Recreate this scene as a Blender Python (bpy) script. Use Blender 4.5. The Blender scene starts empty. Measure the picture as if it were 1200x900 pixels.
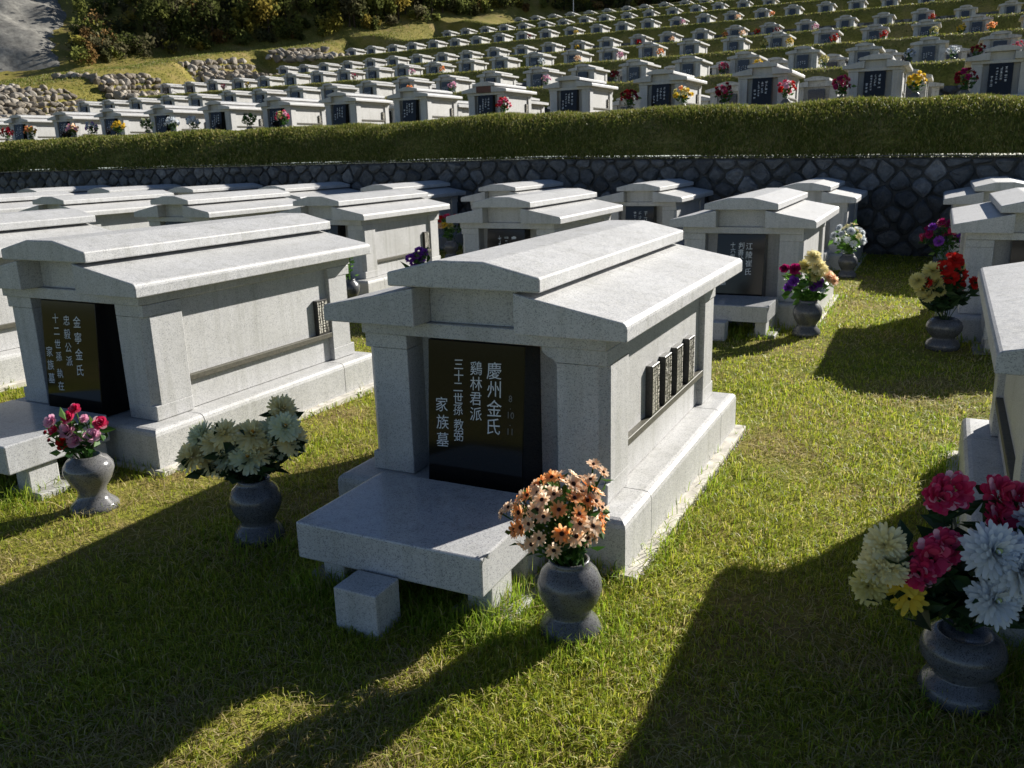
import bpy, bmesh, math, random
import numpy as np
from mathutils import Vector, Matrix

S = 0.8            # metres per layout unit
rad = math.radians
sc = bpy.context.scene
col = sc.collection

# ------------------------------------------------------------------ camera
CAM = np.array([2.1957, -3.8053, 2.1027])
YAW, PITCH, ROLL, FPX = 0.466, -0.2629, -0.0288, 1003.66
fw = np.array([-math.sin(YAW)*math.cos(PITCH), math.cos(YAW)*math.cos(PITCH), math.sin(PITCH)])
rt = np.array([math.cos(YAW), math.sin(YAW), 0.0])
up = np.cross(rt, fw)
cr, sr = math.cos(ROLL), math.sin(ROLL)
RV = rt*cr + up*sr
UV = -rt*sr + up*cr
cam = bpy.data.cameras.new('camera')
cam.sensor_width = 36.0
cam.lens = 36.0*FPX/1200.0
cam.clip_start = 0.05
cam.clip_end = 2000.0
cam.dof.use_dof = True
cam.dof.focus_distance = 4.4*S
cam.dof.aperture_fstop = 9.0
camo = bpy.data.objects.new('camera', cam)
col.objects.link(camo)
m = Matrix.Identity(4)
for i in range(3):
    m[i][0], m[i][1], m[i][2], m[i][3] = RV[i], UV[i], -fw[i], CAM[i]*S
camo.matrix_world = m
sc.camera = camo

# ------------------------------------------------------------------ sky, sun, exposure
SUN = Vector((1.0, 2.13, 1.14)).normalized()
w = bpy.data.worlds.new('World')
sc.world = w
w.use_nodes = True
wt = w.node_tree
sky = wt.nodes.new('ShaderNodeTexSky')
sky.sky_type = 'NISHITA'
sky.sun_disc = False
sky.sun_elevation = math.asin(SUN.z)
sky.sun_rotation = math.atan2(SUN.x, SUN.y)
sky.air_density = 0.5
sky.dust_density = 0.1
sky.ozone_density = 1.0
wt.links.new(sky.outputs[0], wt.nodes['Background'].inputs[0])
wt.nodes['Background'].inputs[1].default_value = 0.054
sl = bpy.data.lights.new('sun', 'SUN')
sl.energy = 5.0
sl.angle = rad(0.53)
sl.color = (1.0, 0.955, 0.88)
so = bpy.data.objects.new('sun', sl)
so.rotation_euler = SUN.to_track_quat('Z', 'Y').to_euler()
so.location = (20, 40, 40)
col.objects.link(so)
vs = sc.view_settings
vs.view_transform = 'Standard'
vs.look = 'None'
vs.exposure = 0.95
vs.gamma = 1.0
vs.use_curve_mapping = False
sc.cycles.max_bounces = 6
sc.cycles.transparent_max_bounces = 4
sc.cycles.use_denoising = True

rng = np.random.default_rng(11)
random.seed(11)

# ------------------------------------------------------------------ materials
def mat_new(name):
    mt = bpy.data.materials.new(name)
    mt.use_nodes = True
    nt = mt.node_tree
    b = nt.nodes['Principled BSDF']
    return mt, nt, b

def N(nt, t, **kw):
    n = nt.nodes.new(t)
    for k, v in kw.items():
        setattr(n, k, v)
    return n

def ramp(nt, src, stops, interp='LINEAR'):
    r = nt.nodes.new('ShaderNodeValToRGB')
    r.color_ramp.interpolation = interp
    els = r.color_ramp.elements
    while len(els) < len(stops):
        els.new(0.5)
    for e, (p, c) in zip(els, stops):
        e.position = p
        e.color = (*c, 1) if len(c) == 3 else c
    nt.links.new(src, r.inputs[0])
    return r

def noise(nt, vec, scale, detail=2.0, rough=0.5):
    n = nt.nodes.new('ShaderNodeTexNoise')
    n.inputs['Scale'].default_value = scale
    n.inputs['Detail'].default_value = detail
    n.inputs['Roughness'].default_value = rough
    if vec is not None:
        nt.links.new(vec, n.inputs['Vector'])
    return n

def mixc(nt, a, b, fac, mode='MULTIPLY'):
    mx = nt.nodes.new('ShaderNodeMix')
    mx.data_type = 'RGBA'
    mx.blend_type = mode
    if isinstance(fac, float):
        mx.inputs[0].default_value = fac
    else:
        nt.links.new(fac, mx.inputs[0])
    for i, v in ((6, a), (7, b)):
        if isinstance(v, tuple):
            mx.inputs[i].default_value = (*v, 1)
        else:
            nt.links.new(v, mx.inputs[i])
    return mx.outputs[2]

def granite(name, light, dark, rough, speck=260.0, stain=0.16, bump=0.0, spec=0.5, streak=0.22):
    mt, nt, b = mat_new(name)
    tc = N(nt, 'ShaderNodeTexCoord')
    geo = N(nt, 'ShaderNodeNewGeometry')
    v = nt.nodes.new('ShaderNodeTexVoronoi')
    v.inputs['Scale'].default_value = speck
    nt.links.new(tc.outputs['Object'], v.inputs['Vector'])
    sepc = N(nt, 'ShaderNodeSeparateColor')
    nt.links.new(v.outputs['Color'], sepc.inputs[0])
    mid = tuple((a+c)/2 for a, c in zip(light, dark))
    r = ramp(nt, sepc.outputs[0], [(0.0, dark), (0.16, mid), (0.34, light), (1.0, tuple(min(1, c*1.1) for c in light))])
    n2 = noise(nt, tc.outputs['Object'], 45.0, 3.0)
    r2 = ramp(nt, n2.outputs[0], [(0.35, (0.95, 0.95, 0.955)), (0.65, (1.02, 1.02, 1.02))])
    c = mixc(nt, r.outputs[0], r2.outputs[0], 1.0)
    n3 = noise(nt, geo.outputs['Position'], 2.6, 5.0, 0.62)
    r3 = ramp(nt, n3.outputs[0], [(0.36, (1-stain, 1-stain*1.02, 1-stain*1.15)), (0.6, (1.0, 1.0, 1.0))])
    c = mixc(nt, c, r3.outputs[0], 1.0)
    mp = N(nt, 'ShaderNodeMapping')
    mp.inputs['Scale'].default_value = (14.0, 14.0, 0.9)
    nt.links.new(geo.outputs['Position'], mp.inputs['Vector'])
    n5 = noise(nt, mp.outputs[0], 1.0, 4.0, 0.6)
    r5 = ramp(nt, n5.outputs[0], [(0.5, (1.0, 1.0, 1.0)), (0.78, (1-streak, 1-streak, 1-streak*1.15))])
    c = mixc(nt, c, r5.outputs[0], 1.0)
    oi = N(nt, 'ShaderNodeObjectInfo')
    r4 = ramp(nt, oi.outputs['Random'], [(0.0, (0.93, 0.93, 0.93)), (1.0, (1.03, 1.025, 1.015))])
    c = mixc(nt, c, r4.outputs[0], 1.0)
    nt.links.new(c, b.inputs['Base Color'])
    rr = ramp(nt, n2.outputs[0], [(0.3, (rough*0.85,)*3), (0.7, (min(1, rough*1.15),)*3)])
    nt.links.new(rr.outputs[0], b.inputs['Roughness'])
    b.inputs['Specular IOR Level'].default_value = spec
    if bump:
        bp = N(nt, 'ShaderNodeBump')
        bp.inputs['Strength'].default_value = bump
        bp.inputs['Distance'].default_value = 0.002
        nt.links.new(n2.outputs[0], bp.inputs['Height'])
        nt.links.new(bp.outputs[0], b.inputs['Normal'])
    return mt

M = {}
M['granite'] = granite('grey_granite', (0.515, 0.513, 0.505), (0.27, 0.275, 0.285), 0.55, stain=0.10, bump=0.1)
M['granite_polished'] = granite('polished_granite', (0.49, 0.495, 0.50), (0.25, 0.255, 0.275), 0.2, stain=0.1)
M['granite_rough'] = granite('footing_granite', (0.40, 0.40, 0.385), (0.18, 0.18, 0.18), 0.8, stain=0.4, bump=0.4)
M['granite_vase'] = granite('dark_vase_granite', (0.115, 0.118, 0.126), (0.022, 0.022, 0.026), 0.24, speck=330.0, stain=0.15)
M['granite_vase_light'] = granite('mid_vase_granite', (0.16, 0.158, 0.157), (0.045, 0.045, 0.05), 0.18, speck=330.0, stain=0.12)
M['granite_far'] = granite('far_granite', (0.50, 0.50, 0.49), (0.36, 0.36, 0.36), 0.6, speck=30.0, stain=0.16)

def plain(name, c, rough=0.5, spec=0.5, var=0.0, vscale=8.0):
    mt, nt, b = mat_new(name)
    b.inputs['Base Color'].default_value = (*c, 1)
    b.inputs['Roughness'].default_value = rough
    b.inputs['Specular IOR Level'].default_value = spec
    if var:
        tc = N(nt, 'ShaderNodeTexCoord')
        n = noise(nt, tc.outputs['Object'], vscale, 4.0)
        r = ramp(nt, n.outputs[0], [(0.3, tuple(x*(1-var) for x in c)), (0.7, tuple(min(1, x*(1+var)) for x in c))])
        nt.links.new(r.outputs[0], b.inputs['Base Color'])
    return mt

M['black'] = plain('black_polished_stone', (0.010, 0.0095, 0.0095), 0.09, 0.24, 0.3, 200.0)
M['black_far'] = plain('black_stone_far', (0.012, 0.014, 0.022), 0.25, 0.5, 0.3, 60.0)
M['letter'] = plain('engraved_letter_white', (0.66, 0.68, 0.69), 0.8, 0.2, 0.15, 120.0)
M['letter_far'] = plain('engraved_letter_grey', (0.78, 0.79, 0.8), 0.8, 0.2, 0.2, 60.0)
M['letter_dim'] = plain('engraved_letter_dim', (0.19, 0.19, 0.185), 0.8, 0.2, 0.2, 120.0)
M['plate_letter'] = plain('nameplate_letter', (0.72, 0.69, 0.60), 0.8, 0.2, 0.2, 120.0)
M['plate'] = plain('nameplate_dark_stone', (0.045, 0.043, 0.04), 0.35, 0.5, 0.4, 90.0)
M['brown_panel'] = plain('brown_tile', (0.12, 0.05, 0.035), 0.6, 0.4, 0.35, 40.0)
M['ledge'] = plain('dark_ledge_stone', (0.075, 0.07, 0.05), 0.6, 0.4, 0.3, 60.0)
M['concrete_pale'] = plain('pale_footing_concrete', (0.55, 0.52, 0.46), 0.9, 0.2, 0.25, 14.0)
M['concrete'] = plain('old_concrete', (0.15, 0.142, 0.12), 0.95, 0.0, 0.35, 6.0)

def leafy(name, stops, transl=0.45, rough=0.5, src='island', attr=None, spec=0.3):
    mt, nt, b = mat_new(name)
    out = nt.nodes['Material Output']
    if src == 'island':
        g = N(nt, 'ShaderNodeNewGeometry')
        c = ramp(nt, g.outputs['Random Per Island'], stops).outputs[0]
    elif src == 'object':
        g = N(nt, 'ShaderNodeObjectInfo')
        c = ramp(nt, g.outputs['Random'], stops).outputs[0]
    else:
        g = N(nt, 'ShaderNodeAttribute')
        g.attribute_name = attr
        c = g.outputs['Color']
    nt.links.new(c, b.inputs['Base Color'])
    b.inputs['Roughness'].default_value = rough
    b.inputs['Specular IOR Level'].default_value = spec
    tr = N(nt, 'ShaderNodeBsdfTranslucent')
    nt.links.new(c, tr.inputs[0])
    ms = N(nt, 'ShaderNodeMixShader')
    ms.inputs[0].default_value = transl
    nt.links.new(b.outputs[0], ms.inputs[1])
    nt.links.new(tr.outputs[0], ms.inputs[2])
    nt.links.new(ms.outputs[0], out.inputs['Surface'])
    return mt

M['grass'] = leafy('grass_blades', [(0.0, (0.18, 0.25, 0.015)), (0.35, (0.30, 0.37, 0.025)), (0.7, (0.45, 0.46, 0.045)), (0.86, (0.50, 0.47, 0.10)), (0.95, (0.60, 0.51, 0.24)), (1.0, (0.46, 0.35, 0.17))], 0.5, 0.5)
M['grass_green'] = leafy('fresh_grass_blades', [(0.0, (0.16, 0.26, 0.02)), (0.5, (0.27, 0.39, 0.03)), (0.85, (0.40, 0.46, 0.06)), (1.0, (0.55, 0.48, 0.22))], 0.5, 0.5)
M['grass_dry'] = leafy('dry_grass_blades', [(0.0, (0.26, 0.22, 0.06)), (0.4, (0.42, 0.35, 0.13)), (0.75, (0.56, 0.47, 0.24)), (1.0, (0.34, 0.24, 0.12))], 0.4, 0.6)
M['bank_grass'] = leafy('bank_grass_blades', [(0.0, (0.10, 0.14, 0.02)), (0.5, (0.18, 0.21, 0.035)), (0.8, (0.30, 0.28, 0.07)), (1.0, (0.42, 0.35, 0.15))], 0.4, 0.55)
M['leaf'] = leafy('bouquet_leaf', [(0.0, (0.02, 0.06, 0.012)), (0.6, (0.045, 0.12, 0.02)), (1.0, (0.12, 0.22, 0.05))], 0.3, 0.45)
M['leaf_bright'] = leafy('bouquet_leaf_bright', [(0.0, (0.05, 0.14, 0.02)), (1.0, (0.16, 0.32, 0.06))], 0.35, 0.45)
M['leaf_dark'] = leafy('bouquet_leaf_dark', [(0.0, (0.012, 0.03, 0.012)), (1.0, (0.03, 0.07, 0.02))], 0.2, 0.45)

def petal(name, a, b2, transl=0.35):
    return leafy(name, [(0.0, a), (1.0, b2)], transl, 0.6, 'island', spec=0.2)

M['p_orange'] = petal('orange_petal', (0.90, 0.38, 0.11), (0.94, 0.56, 0.30), 0.6)
M['p_peach'] = petal('peach_petal', (0.95, 0.64, 0.40), (0.97, 0.82, 0.66), 0.6)
M['p_cream'] = petal('cream_petal', (0.90, 0.78, 0.38), (0.92, 0.88, 0.62))
M['p_palegreen'] = petal('pale_green_petal', (0.70, 0.76, 0.60), (0.84, 0.82, 0.50))
M['p_yellow'] = petal('yellow_petal', (0.80, 0.55, 0.04), (0.85, 0.66, 0.10))
M['p_paleyellow'] = petal('pale_yellow_petal', (0.72, 0.64, 0.22), (0.75, 0.70, 0.35))
M['p_red'] = petal('red_petal', (0.55, 0.015, 0.012), (0.68, 0.04, 0.03))
M['p_darkred'] = petal('dark_red_petal', (0.22, 0.008, 0.02), (0.34, 0.02, 0.04))
M['p_pink'] = leafy('hot_pink_petal', [(0.0, (0.62, 0.02, 0.10)), (0.78, (0.74, 0.09, 0.20)), (0.9, (0.88, 0.5, 0.58)), (1.0, (0.9, 0.7, 0.74))], 0.35, 0.6, 'island', spec=0.2)
M['p_rose'] = petal('pale_pink_petal', (0.82, 0.38, 0.54), (0.90, 0.66, 0.76))
M['p_magenta'] = petal('magenta_petal', (0.30, 0.01, 0.10), (0.48, 0.03, 0.16))
M['p_purple'] = petal('purple_petal', (0.20, 0.04, 0.36), (0.34, 0.10, 0.58))
M['p_white'] = petal('white_petal', (0.70, 0.74, 0.78), (0.84, 0.86, 0.86))
M['p_paleblue'] = petal('pale_blue_petal', (0.50, 0.56, 0.68), (0.68, 0.72, 0.78))
M['heart_dark'] = plain('flower_heart_dark', (0.03, 0.014, 0.01), 0.8, 0.2)
M['heart_orange'] = plain('flower_heart_orange', (0.62, 0.30, 0.04), 0.8, 0.2, 0.3, 90.0)
M['heart_green'] = plain('flower_heart_green', (0.50, 0.58, 0.22), 0.8, 0.2, 0.3, 90.0)

def ground_mat(name, stops, sc1=1.2, sc2=30.0):
    mt, nt, b = mat_new(name)
    g = N(nt, 'ShaderNodeNewGeometry')
    a = noise(nt, g.outputs['Position'], sc1, 5.0, 0.65)
    r = ramp(nt, a.outputs[0], stops)
    n2 = noise(nt, g.outputs['Position'], sc2, 4.0, 0.7)
    r2 = ramp(nt, n2.outputs[0], [(0.3, (0.5, 0.5, 0.5)), (0.7, (1.25, 1.25, 1.2))])
    c = mixc(nt, r.outputs[0], r2.outputs[0], 1.0)
    nt.links.new(c, b.inputs['Base Color'])
    b.inputs['Roughness'].default_value = 0.95
    b.inputs['Specular IOR Level'].default_value = 0.1
    bp = N(nt, 'ShaderNodeBump')
    bp.inputs['Strength'].default_value = 0.8
    bp.inputs['Distance'].default_value = 0.03
    nt.links.new(n2.outputs[0], bp.inputs['Height'])
    nt.links.new(bp.outputs[0], b.inputs['Normal'])
    return mt

M['lawn'] = ground_mat('lawn_soil', [(0.3, (0.15, 0.18, 0.02)), (0.48, (0.22, 0.22, 0.035)), (0.6, (0.26, 0.215, 0.065)), (0.72, (0.24, 0.175, 0.085))])
M['hill'] = ground_mat('hill_grass', [(0.3, (0.15, 0.145, 0.03)), (0.5, (0.25, 0.215, 0.055)), (0.68, (0.33, 0.25, 0.10))], 0.5, 9.0)
M['rock'] = ground_mat('grey_scree', [(0.3, (0.14, 0.135, 0.125)), (0.5, (0.22, 0.212, 0.195)), (0.7, (0.29, 0.278, 0.255))], 0.35, 1.6)

def stone_mat(name, stops, sc=3.0):
    mt, nt, b = mat_new(name)
    tc = N(nt, 'ShaderNodeTexCoord')
    g = N(nt, 'ShaderNodeNewGeometry')
    oi = N(nt, 'ShaderNodeObjectInfo')
    add = N(nt, 'ShaderNodeMath', operation='ADD')
    nt.links.new(oi.outputs['Random'], add.inputs[0])
    nt.links.new(g.outputs['Random Per Island'], add.inputs[1])
    fr = N(nt, 'ShaderNodeMath', operation='FRACT')
    nt.links.new(add.outputs[0], fr.inputs[0])
    r = ramp(nt, fr.outputs[0], stops)
    n2 = noise(nt, g.outputs['Position'], sc*3, 6.0, 0.7)
    r2 = ramp(nt, n2.outputs[0], [(0.3, (0.5, 0.5, 0.5)), (0.7, (1.2, 1.2, 1.2))])
    c = mixc(nt, r.outputs[0], r2.outputs[0], 1.0)
    nt.links.new(c, b.inputs['Base Color'])
    b.inputs['Roughness'].default_value = 0.9
    b.inputs['Specular IOR Level'].default_value = 0.25
    bp = N(nt, 'ShaderNodeBump')
    bp.inputs['Strength'].default_value = 0.9
    bp.inputs['Distance'].default_value = 0.03
    nt.links.new(n2.outputs[0], bp.inputs['Height'])
    nt.links.new(bp.outputs[0], b.inputs['Normal'])
    return mt

M['wallstone'] = stone_mat('wall_stone', [(0.0, (0.10, 0.10, 0.10)), (0.4, (0.14, 0.14, 0.138)), (0.8, (0.18, 0.178, 0.175)), (1.0, (0.25, 0.245, 0.24))])
M['mortar'] = plain('wall_mortar', (0.085, 0.083, 0.077), 0.95, 0.1, 0.4, 5.0)
M['boulder'] = stone_mat('boulder_stone', [(0.0, (0.19, 0.16, 0.12)), (0.5, (0.34, 0.295, 0.235)), (1.0, (0.45, 0.41, 0.35))], 1.2)
M['pebble'] = stone_mat('pebble_stone', [(0.0, (0.55, 0.52, 0.46)), (1.0, (0.85, 0.82, 0.76))], 20.0)
M['bark'] = plain('bark', (0.06, 0.045, 0.032), 0.9, 0.1, 0.4, 5.0)
M['wood_leaf'] = leafy('wood_foliage', None, 0.5, 0.95, 'attr', 'tint', spec=0.0)
M['pole'] = plain('pale_metal', (0.55, 0.55, 0.55), 0.4, 0.5)

# ------------------------------------------------------------------ mesh helpers (layout units in, metres out)
class MB:
    def __init__(s):
        s.v, s.f = [], []
    def add(s, verts, faces):
        o = len(s.v)
        s.v += [tuple(p) for p in verts]
        s.f += [tuple(i+o for i in f) for f in faces]
        return s
    def box(s, x0, x1, y0, y1, z0, z1):
        return s.add([(x0, y0, z0), (x1, y0, z0), (x1, y1, z0), (x0, y1, z0), (x0, y0, z1), (x1, y0, z1), (x1, y1, z1), (x0, y1, z1)],
                     [(0, 3, 2, 1), (4, 5, 6, 7), (0, 1, 5, 4), (1, 2, 6, 5), (2, 3, 7, 6), (3, 0, 4, 7)])
    def prism_y(s, prof, y0, y1):
        n = len(prof)
        v = [(x, y0, z) for x, z in prof] + [(x, y1, z) for x, z in prof]
        f = [tuple(range(n)), tuple(range(2*n-1, n-1, -1))]
        f += [((i+1) % n, i, n+i, n+(i+1) % n) for i in range(n)]
        return s.add(v, f)
    def prism_z(s, prof, z0, z1, caps=True):
        n = len(prof)
        v = [(x, y, z0) for x, y in prof] + [(x, y, z1) for x, y in prof]
        f = [(i, (i+1) % n, n+(i+1) % n, n+i) for i in range(n)]
        if caps:
            f += [tuple(range(n-1, -1, -1)), tuple(range(n, 2*n))]
        return s.add(v, f)
    def prism_x(s, prof, x0, x1):
        n = len(prof)
        v = [(x0, y, z) for y, z in prof] + [(x1, y, z) for y, z in prof]
        f = [tuple(range(n-1, -1, -1)), tuple(range(n, 2*n))]
        f += [(i, (i+1) % n, n+(i+1) % n, n+i) for i in range(n)]
        return s.add(v, f)
    def lathe(s, prof, n=28):
        o = len(s.v)
        for r, z in prof:
            for k in range(n):
                a = 2*math.pi*k/n
                s.v.append((r*math.cos(a), r*math.sin(a), z))
        for j in range(len(prof)-1):
            for k in range(n):
                s.f.append((o+j*n+k, o+j*n+(k+1) % n, o+(j+1)*n+(k+1) % n, o+(j+1)*n+k))
        s.f.append(tuple(o+k for k in range(n-1, -1, -1)))
        s.f.append(tuple(o+(len(prof)-1)*n+k for k in range(n)))
        return s
    def tube(s, pts, r0, r1, n=6):
        o = len(s.v)
        L = len(pts)
        for i, p in enumerate(pts):
            p = Vector(p)
            d = (Vector(pts[min(i+1, L-1)]) - Vector(pts[max(i-1, 0)])).normalized()
            a = d.orthogonal().normalized()
            b = d.cross(a)
            r = r0 + (r1-r0)*i/max(1, L-1)
            for k in range(n):
                t = 2*math.pi*k/n
                s.v.append(tuple(p + a*(r*math.cos(t)) + b*(r*math.sin(t))))
        for i in range(L-1):
            for k in range(n):
                s.f.append((o+i*n+k, o+i*n+(k+1) % n, o+(i+1)*n+(k+1) % n, o+(i+1)*n+k))
        return s
    def mesh(s, name, mats, bevel=0.0, segs=2, sel=None, smooth=False, angle=35):
        me = bpy.data.meshes.new(name)
        me.from_pydata([(x*S, y*S, z*S) for x, y, z in s.v], [], s.f)
        bm = bmesh.new()
        bm.from_mesh(me)
        bmesh.ops.recalc_face_normals(bm, faces=bm.faces)
        if bevel:
            ed = [e for e in bm.edges if len(e.link_faces) == 2 and e.calc_face_angle(0) > rad(angle)]
            if sel:
                ed = [e for e in ed if sel((e.verts[0].co + e.verts[1].co)/2/S, e)]
            bmesh.ops.bevel(bm, geom=ed, offset=bevel*S, segments=segs, affect='EDGES', profile=0.5)
        if smooth:
            for f in bm.faces:
                f.smooth = True
        bm.to_mesh(me)
        bm.free()
        for mm in (mats if isinstance(mats, (list, tuple)) else [mats]):
            me.materials.append(M[mm])
        return me

def fast_mesh(name, verts, faces, mats, smooth=False):
    """numpy verts (n,3) in layout units; faces: list of arrays (k,3) or (k,4)"""
    me = bpy.data.meshes.new(name)
    verts = np.asarray(verts, np.float32)*S
    me.vertices.add(len(verts))
    me.vertices.foreach_set('co', verts.ravel())
    loops = np.concatenate([f.ravel() for f in faces]).astype(np.int32)
    tot = np.concatenate([np.full(len(f), f.shape[1], np.int32) for f in faces])
    st = np.concatenate([[0], np.cumsum(tot)[:-1]]).astype(np.int32)
    me.loops.add(len(loops))
    me.loops.foreach_set('vertex_index', loops)
    me.polygons.add(len(tot))
    me.polygons.foreach_set('loop_start', st)
    me.polygons.foreach_set('loop_total', tot)
    if smooth:
        me.polygons.foreach_set('use_smooth', np.ones(len(tot), bool))
    me.update(calc_edges=True)
    for mm in (mats if isinstance(mats, (list, tuple)) else [mats]):
        me.materials.append(M[mm])
    return me

def ob(name, me, parent=None, loc=(0, 0, 0), rot=None, scale=None):
    o = bpy.data.objects.new(name, me)
    col.objects.link(o)
    if parent is not None:
        o.parent = parent
    o.location = tuple(c*S for c in loc)
    if rot is not None:
        o.rotation_euler = rot
    if scale is not None:
        o.scale = (scale,)*3 if isinstance(scale, (int, float)) else scale
    return o

def tag(o, label, cat, group=None, kind=None):
    o['label'] = label
    o['category'] = cat
    if group:
        o['group'] = group
    if kind:
        o['kind'] = kind
    return o

def struct(name, me):
    o = ob(name, me)
    o['kind'] = 'structure'
    return o

def thing(name, label, cat, loc, rz=0.0, group=None):
    e = bpy.data.objects.new(name, None)
    col.objects.link(e)
    e.empty_display_size = 0.1
    e.location = tuple(c*S for c in loc)
    e.rotation_euler = (0, 0, rz)
    return tag(e, label, cat, group)

def vnoise(x, y, f, seed=0):
    """smooth value noise, vectorised"""
    x = np.asarray(x, float)*f
    y = np.asarray(y, float)*f
    xi, yi = np.floor(x), np.floor(y)
    fx, fy = x-xi, y-yi
    fx, fy = fx*fx*(3-2*fx), fy*fy*(3-2*fy)
    def h(a, b):
        t = np.sin(a*127.1+b*311.7+seed*74.7)*43758.5453
        return t-np.floor(t)
    return (h(xi, yi)*(1-fx)+h(xi+1, yi)*fx)*(1-fy)+(h(xi, yi+1)*(1-fx)+h(xi+1, yi+1)*fx)*fy

def sstep(t):
    t = np.clip(t, 0, 1)
    return t*t*(3-2*t)

# ------------------------------------------------------------------ ground shape
def lawn_z(x, y):
    x = np.asarray(x, float)
    y = np.asarray(y, float)
    return -0.0115*np.clip(y, 0, 16) - 0.006*np.clip(x, -10, 6)

def lz(x, y):
    return float(lawn_z(x, y))

WALL_Y = 16.0
# terrace steps: wall y, lip y, level below, level above
STEPS = [(16.0, 18.2, -0.1, 3.0), (40.9, 42.3, 3.0, 5.68), (57.0, 58.4, 5.68, 8.42), (75.8, 77.3, 8.42, 11.5),
         (91.6, 93.2, 11.5, 14.95), (111.4, 113.1, 14.95, 19.0), (130.4, 132.1, 19.0, 22.9), (150.0, 152.0, 22.9, 26.5)]

def wall_top(x):
    return np.interp(x, [-60, -7, 3.5, 14], [2.03, 2.0, 1.81, 1.66])

LEFT_Y = [16, 24, 34, 40, 46, 62, 81, 96, 118, 140, 170, 260]
LEFT_Z = [2.2, 3.1, 4.2, 6.2, 8.6, 11.3, 14.4, 17.0, 21.0, 25.5, 31.0, 45.0]
XE_Y = [16, 40, 41, 57, 58, 75, 76, 91, 92, 111, 112, 130, 131, 200]
XE_X = [-58, -60, -66.5, -66.5, -73.5, -73.5, -77, -77, -76, -76, -72, -72, -67, -60]
FOREST = np.array([(-190, 30), (-108, 34), (-101, 70), (-97, 76), (-96, 90), (-88, 104), (-80, 113), (-77, 124), (-73, 141), (-67, 154), (-40, 163), (0, 168), (40, 170)], float)

def forest_dist(x, y):
    """positive beyond the forest edge"""
    yb = np.interp(x, FOREST[:, 0], FOREST[:, 1])
    # edge is read as y above the polyline for most of its length; blend with x distance where it turns
    xb = np.interp(y, FOREST[1:10, 1], FOREST[1:10, 0])
    d1 = (y-yb)
    d2 = (xb-x)
    return np.where(x < -66, np.maximum(np.minimum(d1*1.0, d2*1.0), np.minimum(d1, 60)*0.0 + np.where(y > 154, d1, -99)), d1)

def hill_z(x, y):
    x = np.asarray(x, float)
    y = np.asarray(y, float)
    z = np.full(np.broadcast(x, y).shape, -0.1)
    for i, (yw, yl, z0, z1) in enumerate(STEPS):
        if i == 0:
            wt_ = wall_top(x)
            lip = np.interp(x, [-60, -2, 4, 14], [3.06, 3.03, 2.92, 2.85]) + 0.10*np.exp(-((x+9.5)/1.6)**2) + 0.06*(vnoise(x, x*0, 0.45, 13)-0.5) + 0.04*(vnoise(x, x*0, 1.3, 14)-0.5)
        else:
            wt_ = z0 + (z1-z0)*0.55
            lip = z1-0.06
        t = (y-yw)/(yl-yw)
        prof = wt_ + (lip-wt_)*np.sin(np.clip(t, 0, 1)*math.pi/2)**0.9
        z = np.where(t >= 0, prof, z)
        z = np.where(y > yl, lip + (z1-lip)*sstep((y-yl)/2.0), z)
    zl = np.interp(y, LEFT_Y, LEFT_Z) + 0.5*(vnoise(x, y, 0.16, 3)-0.5) + 0.9*(vnoise(x, y, 0.06, 5)-0.5)*np.clip((y-36)/10, 0, 1)
    xe = np.interp(y, XE_Y, XE_X)
    b = sstep((xe-x)/7.0)
    z = z*(1-b) + zl*b
    fd = forest_dist(x, y)
    z = z + np.clip(fd, 0, 80)*0.42
    z = z + (0.05*(vnoise(x, y, 0.8, 9)-0.5)+0.06*(vnoise(x, y, 1.6, 10)-0.5))*(y > 16.3)
    return z

def hz(x, y):
    return float(hill_z(np.array([x]), np.array([y]))[0])

# ------------------------------------------------------------------ ground sheets
def grid_mesh(name, xs, ys, zf, mt, smooth=True):
    X, Y = np.meshgrid(xs, ys)
    Z = zf(X, Y)
    nx, ny = len(xs), len(ys)
    i = np.arange(nx*ny).reshape(ny, nx)
    f = np.stack([i[:-1, :-1].ravel(), i[:-1, 1:].ravel(), i[1:, 1:].ravel(), i[1:, :-1].ravel()], 1)
    return fast_mesh(name, np.stack([X.ravel(), Y.ravel(), Z.ravel()], 1), [f], mt, smooth)

def lawn_zz(x, y):
    return lawn_z(x, y) + 0.022*(vnoise(x, y, 1.7, 1)-0.5) + 0.012*(vnoise(x, y, 6.0, 2)-0.5) - 0.03*np.clip(-y-12, 0, 40)

struct('lawn', grid_mesh('lawn', np.concatenate([np.linspace(-75, -16, 40), np.linspace(-15.8, 8, 160), np.linspace(8.5, 30, 20)]),
                         np.concatenate([np.linspace(-60, -5, 40), np.linspace(-4.9, 16.2, 150)]), lawn_zz, 'lawn'))
ysamp = [16.02]
y = 16.02
while y < 215:
    y += 0.22 if y < 19.5 else (0.7 if y < 60 else 1.1)
    ysamp.append(y)
for (yw, yl, a, b) in STEPS[1:]:
    ysamp += [yw-0.02, yw+0.02, yw+0.35, yw+0.8, yw+1.3, yl-0.2, yl, yl+0.3, yl+0.8]
ysamp = np.array(sorted(set(round(v, 3) for v in ysamp)))
xsamp = np.concatenate([np.linspace(-185, -92, 75), np.linspace(-91, -50, 110), np.linspace(-49.6, 16, 165), np.linspace(17, 70, 30)])
struct('hillside', grid_mesh('hillside', xsamp, ysamp, hill_z, 'hill'))

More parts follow.
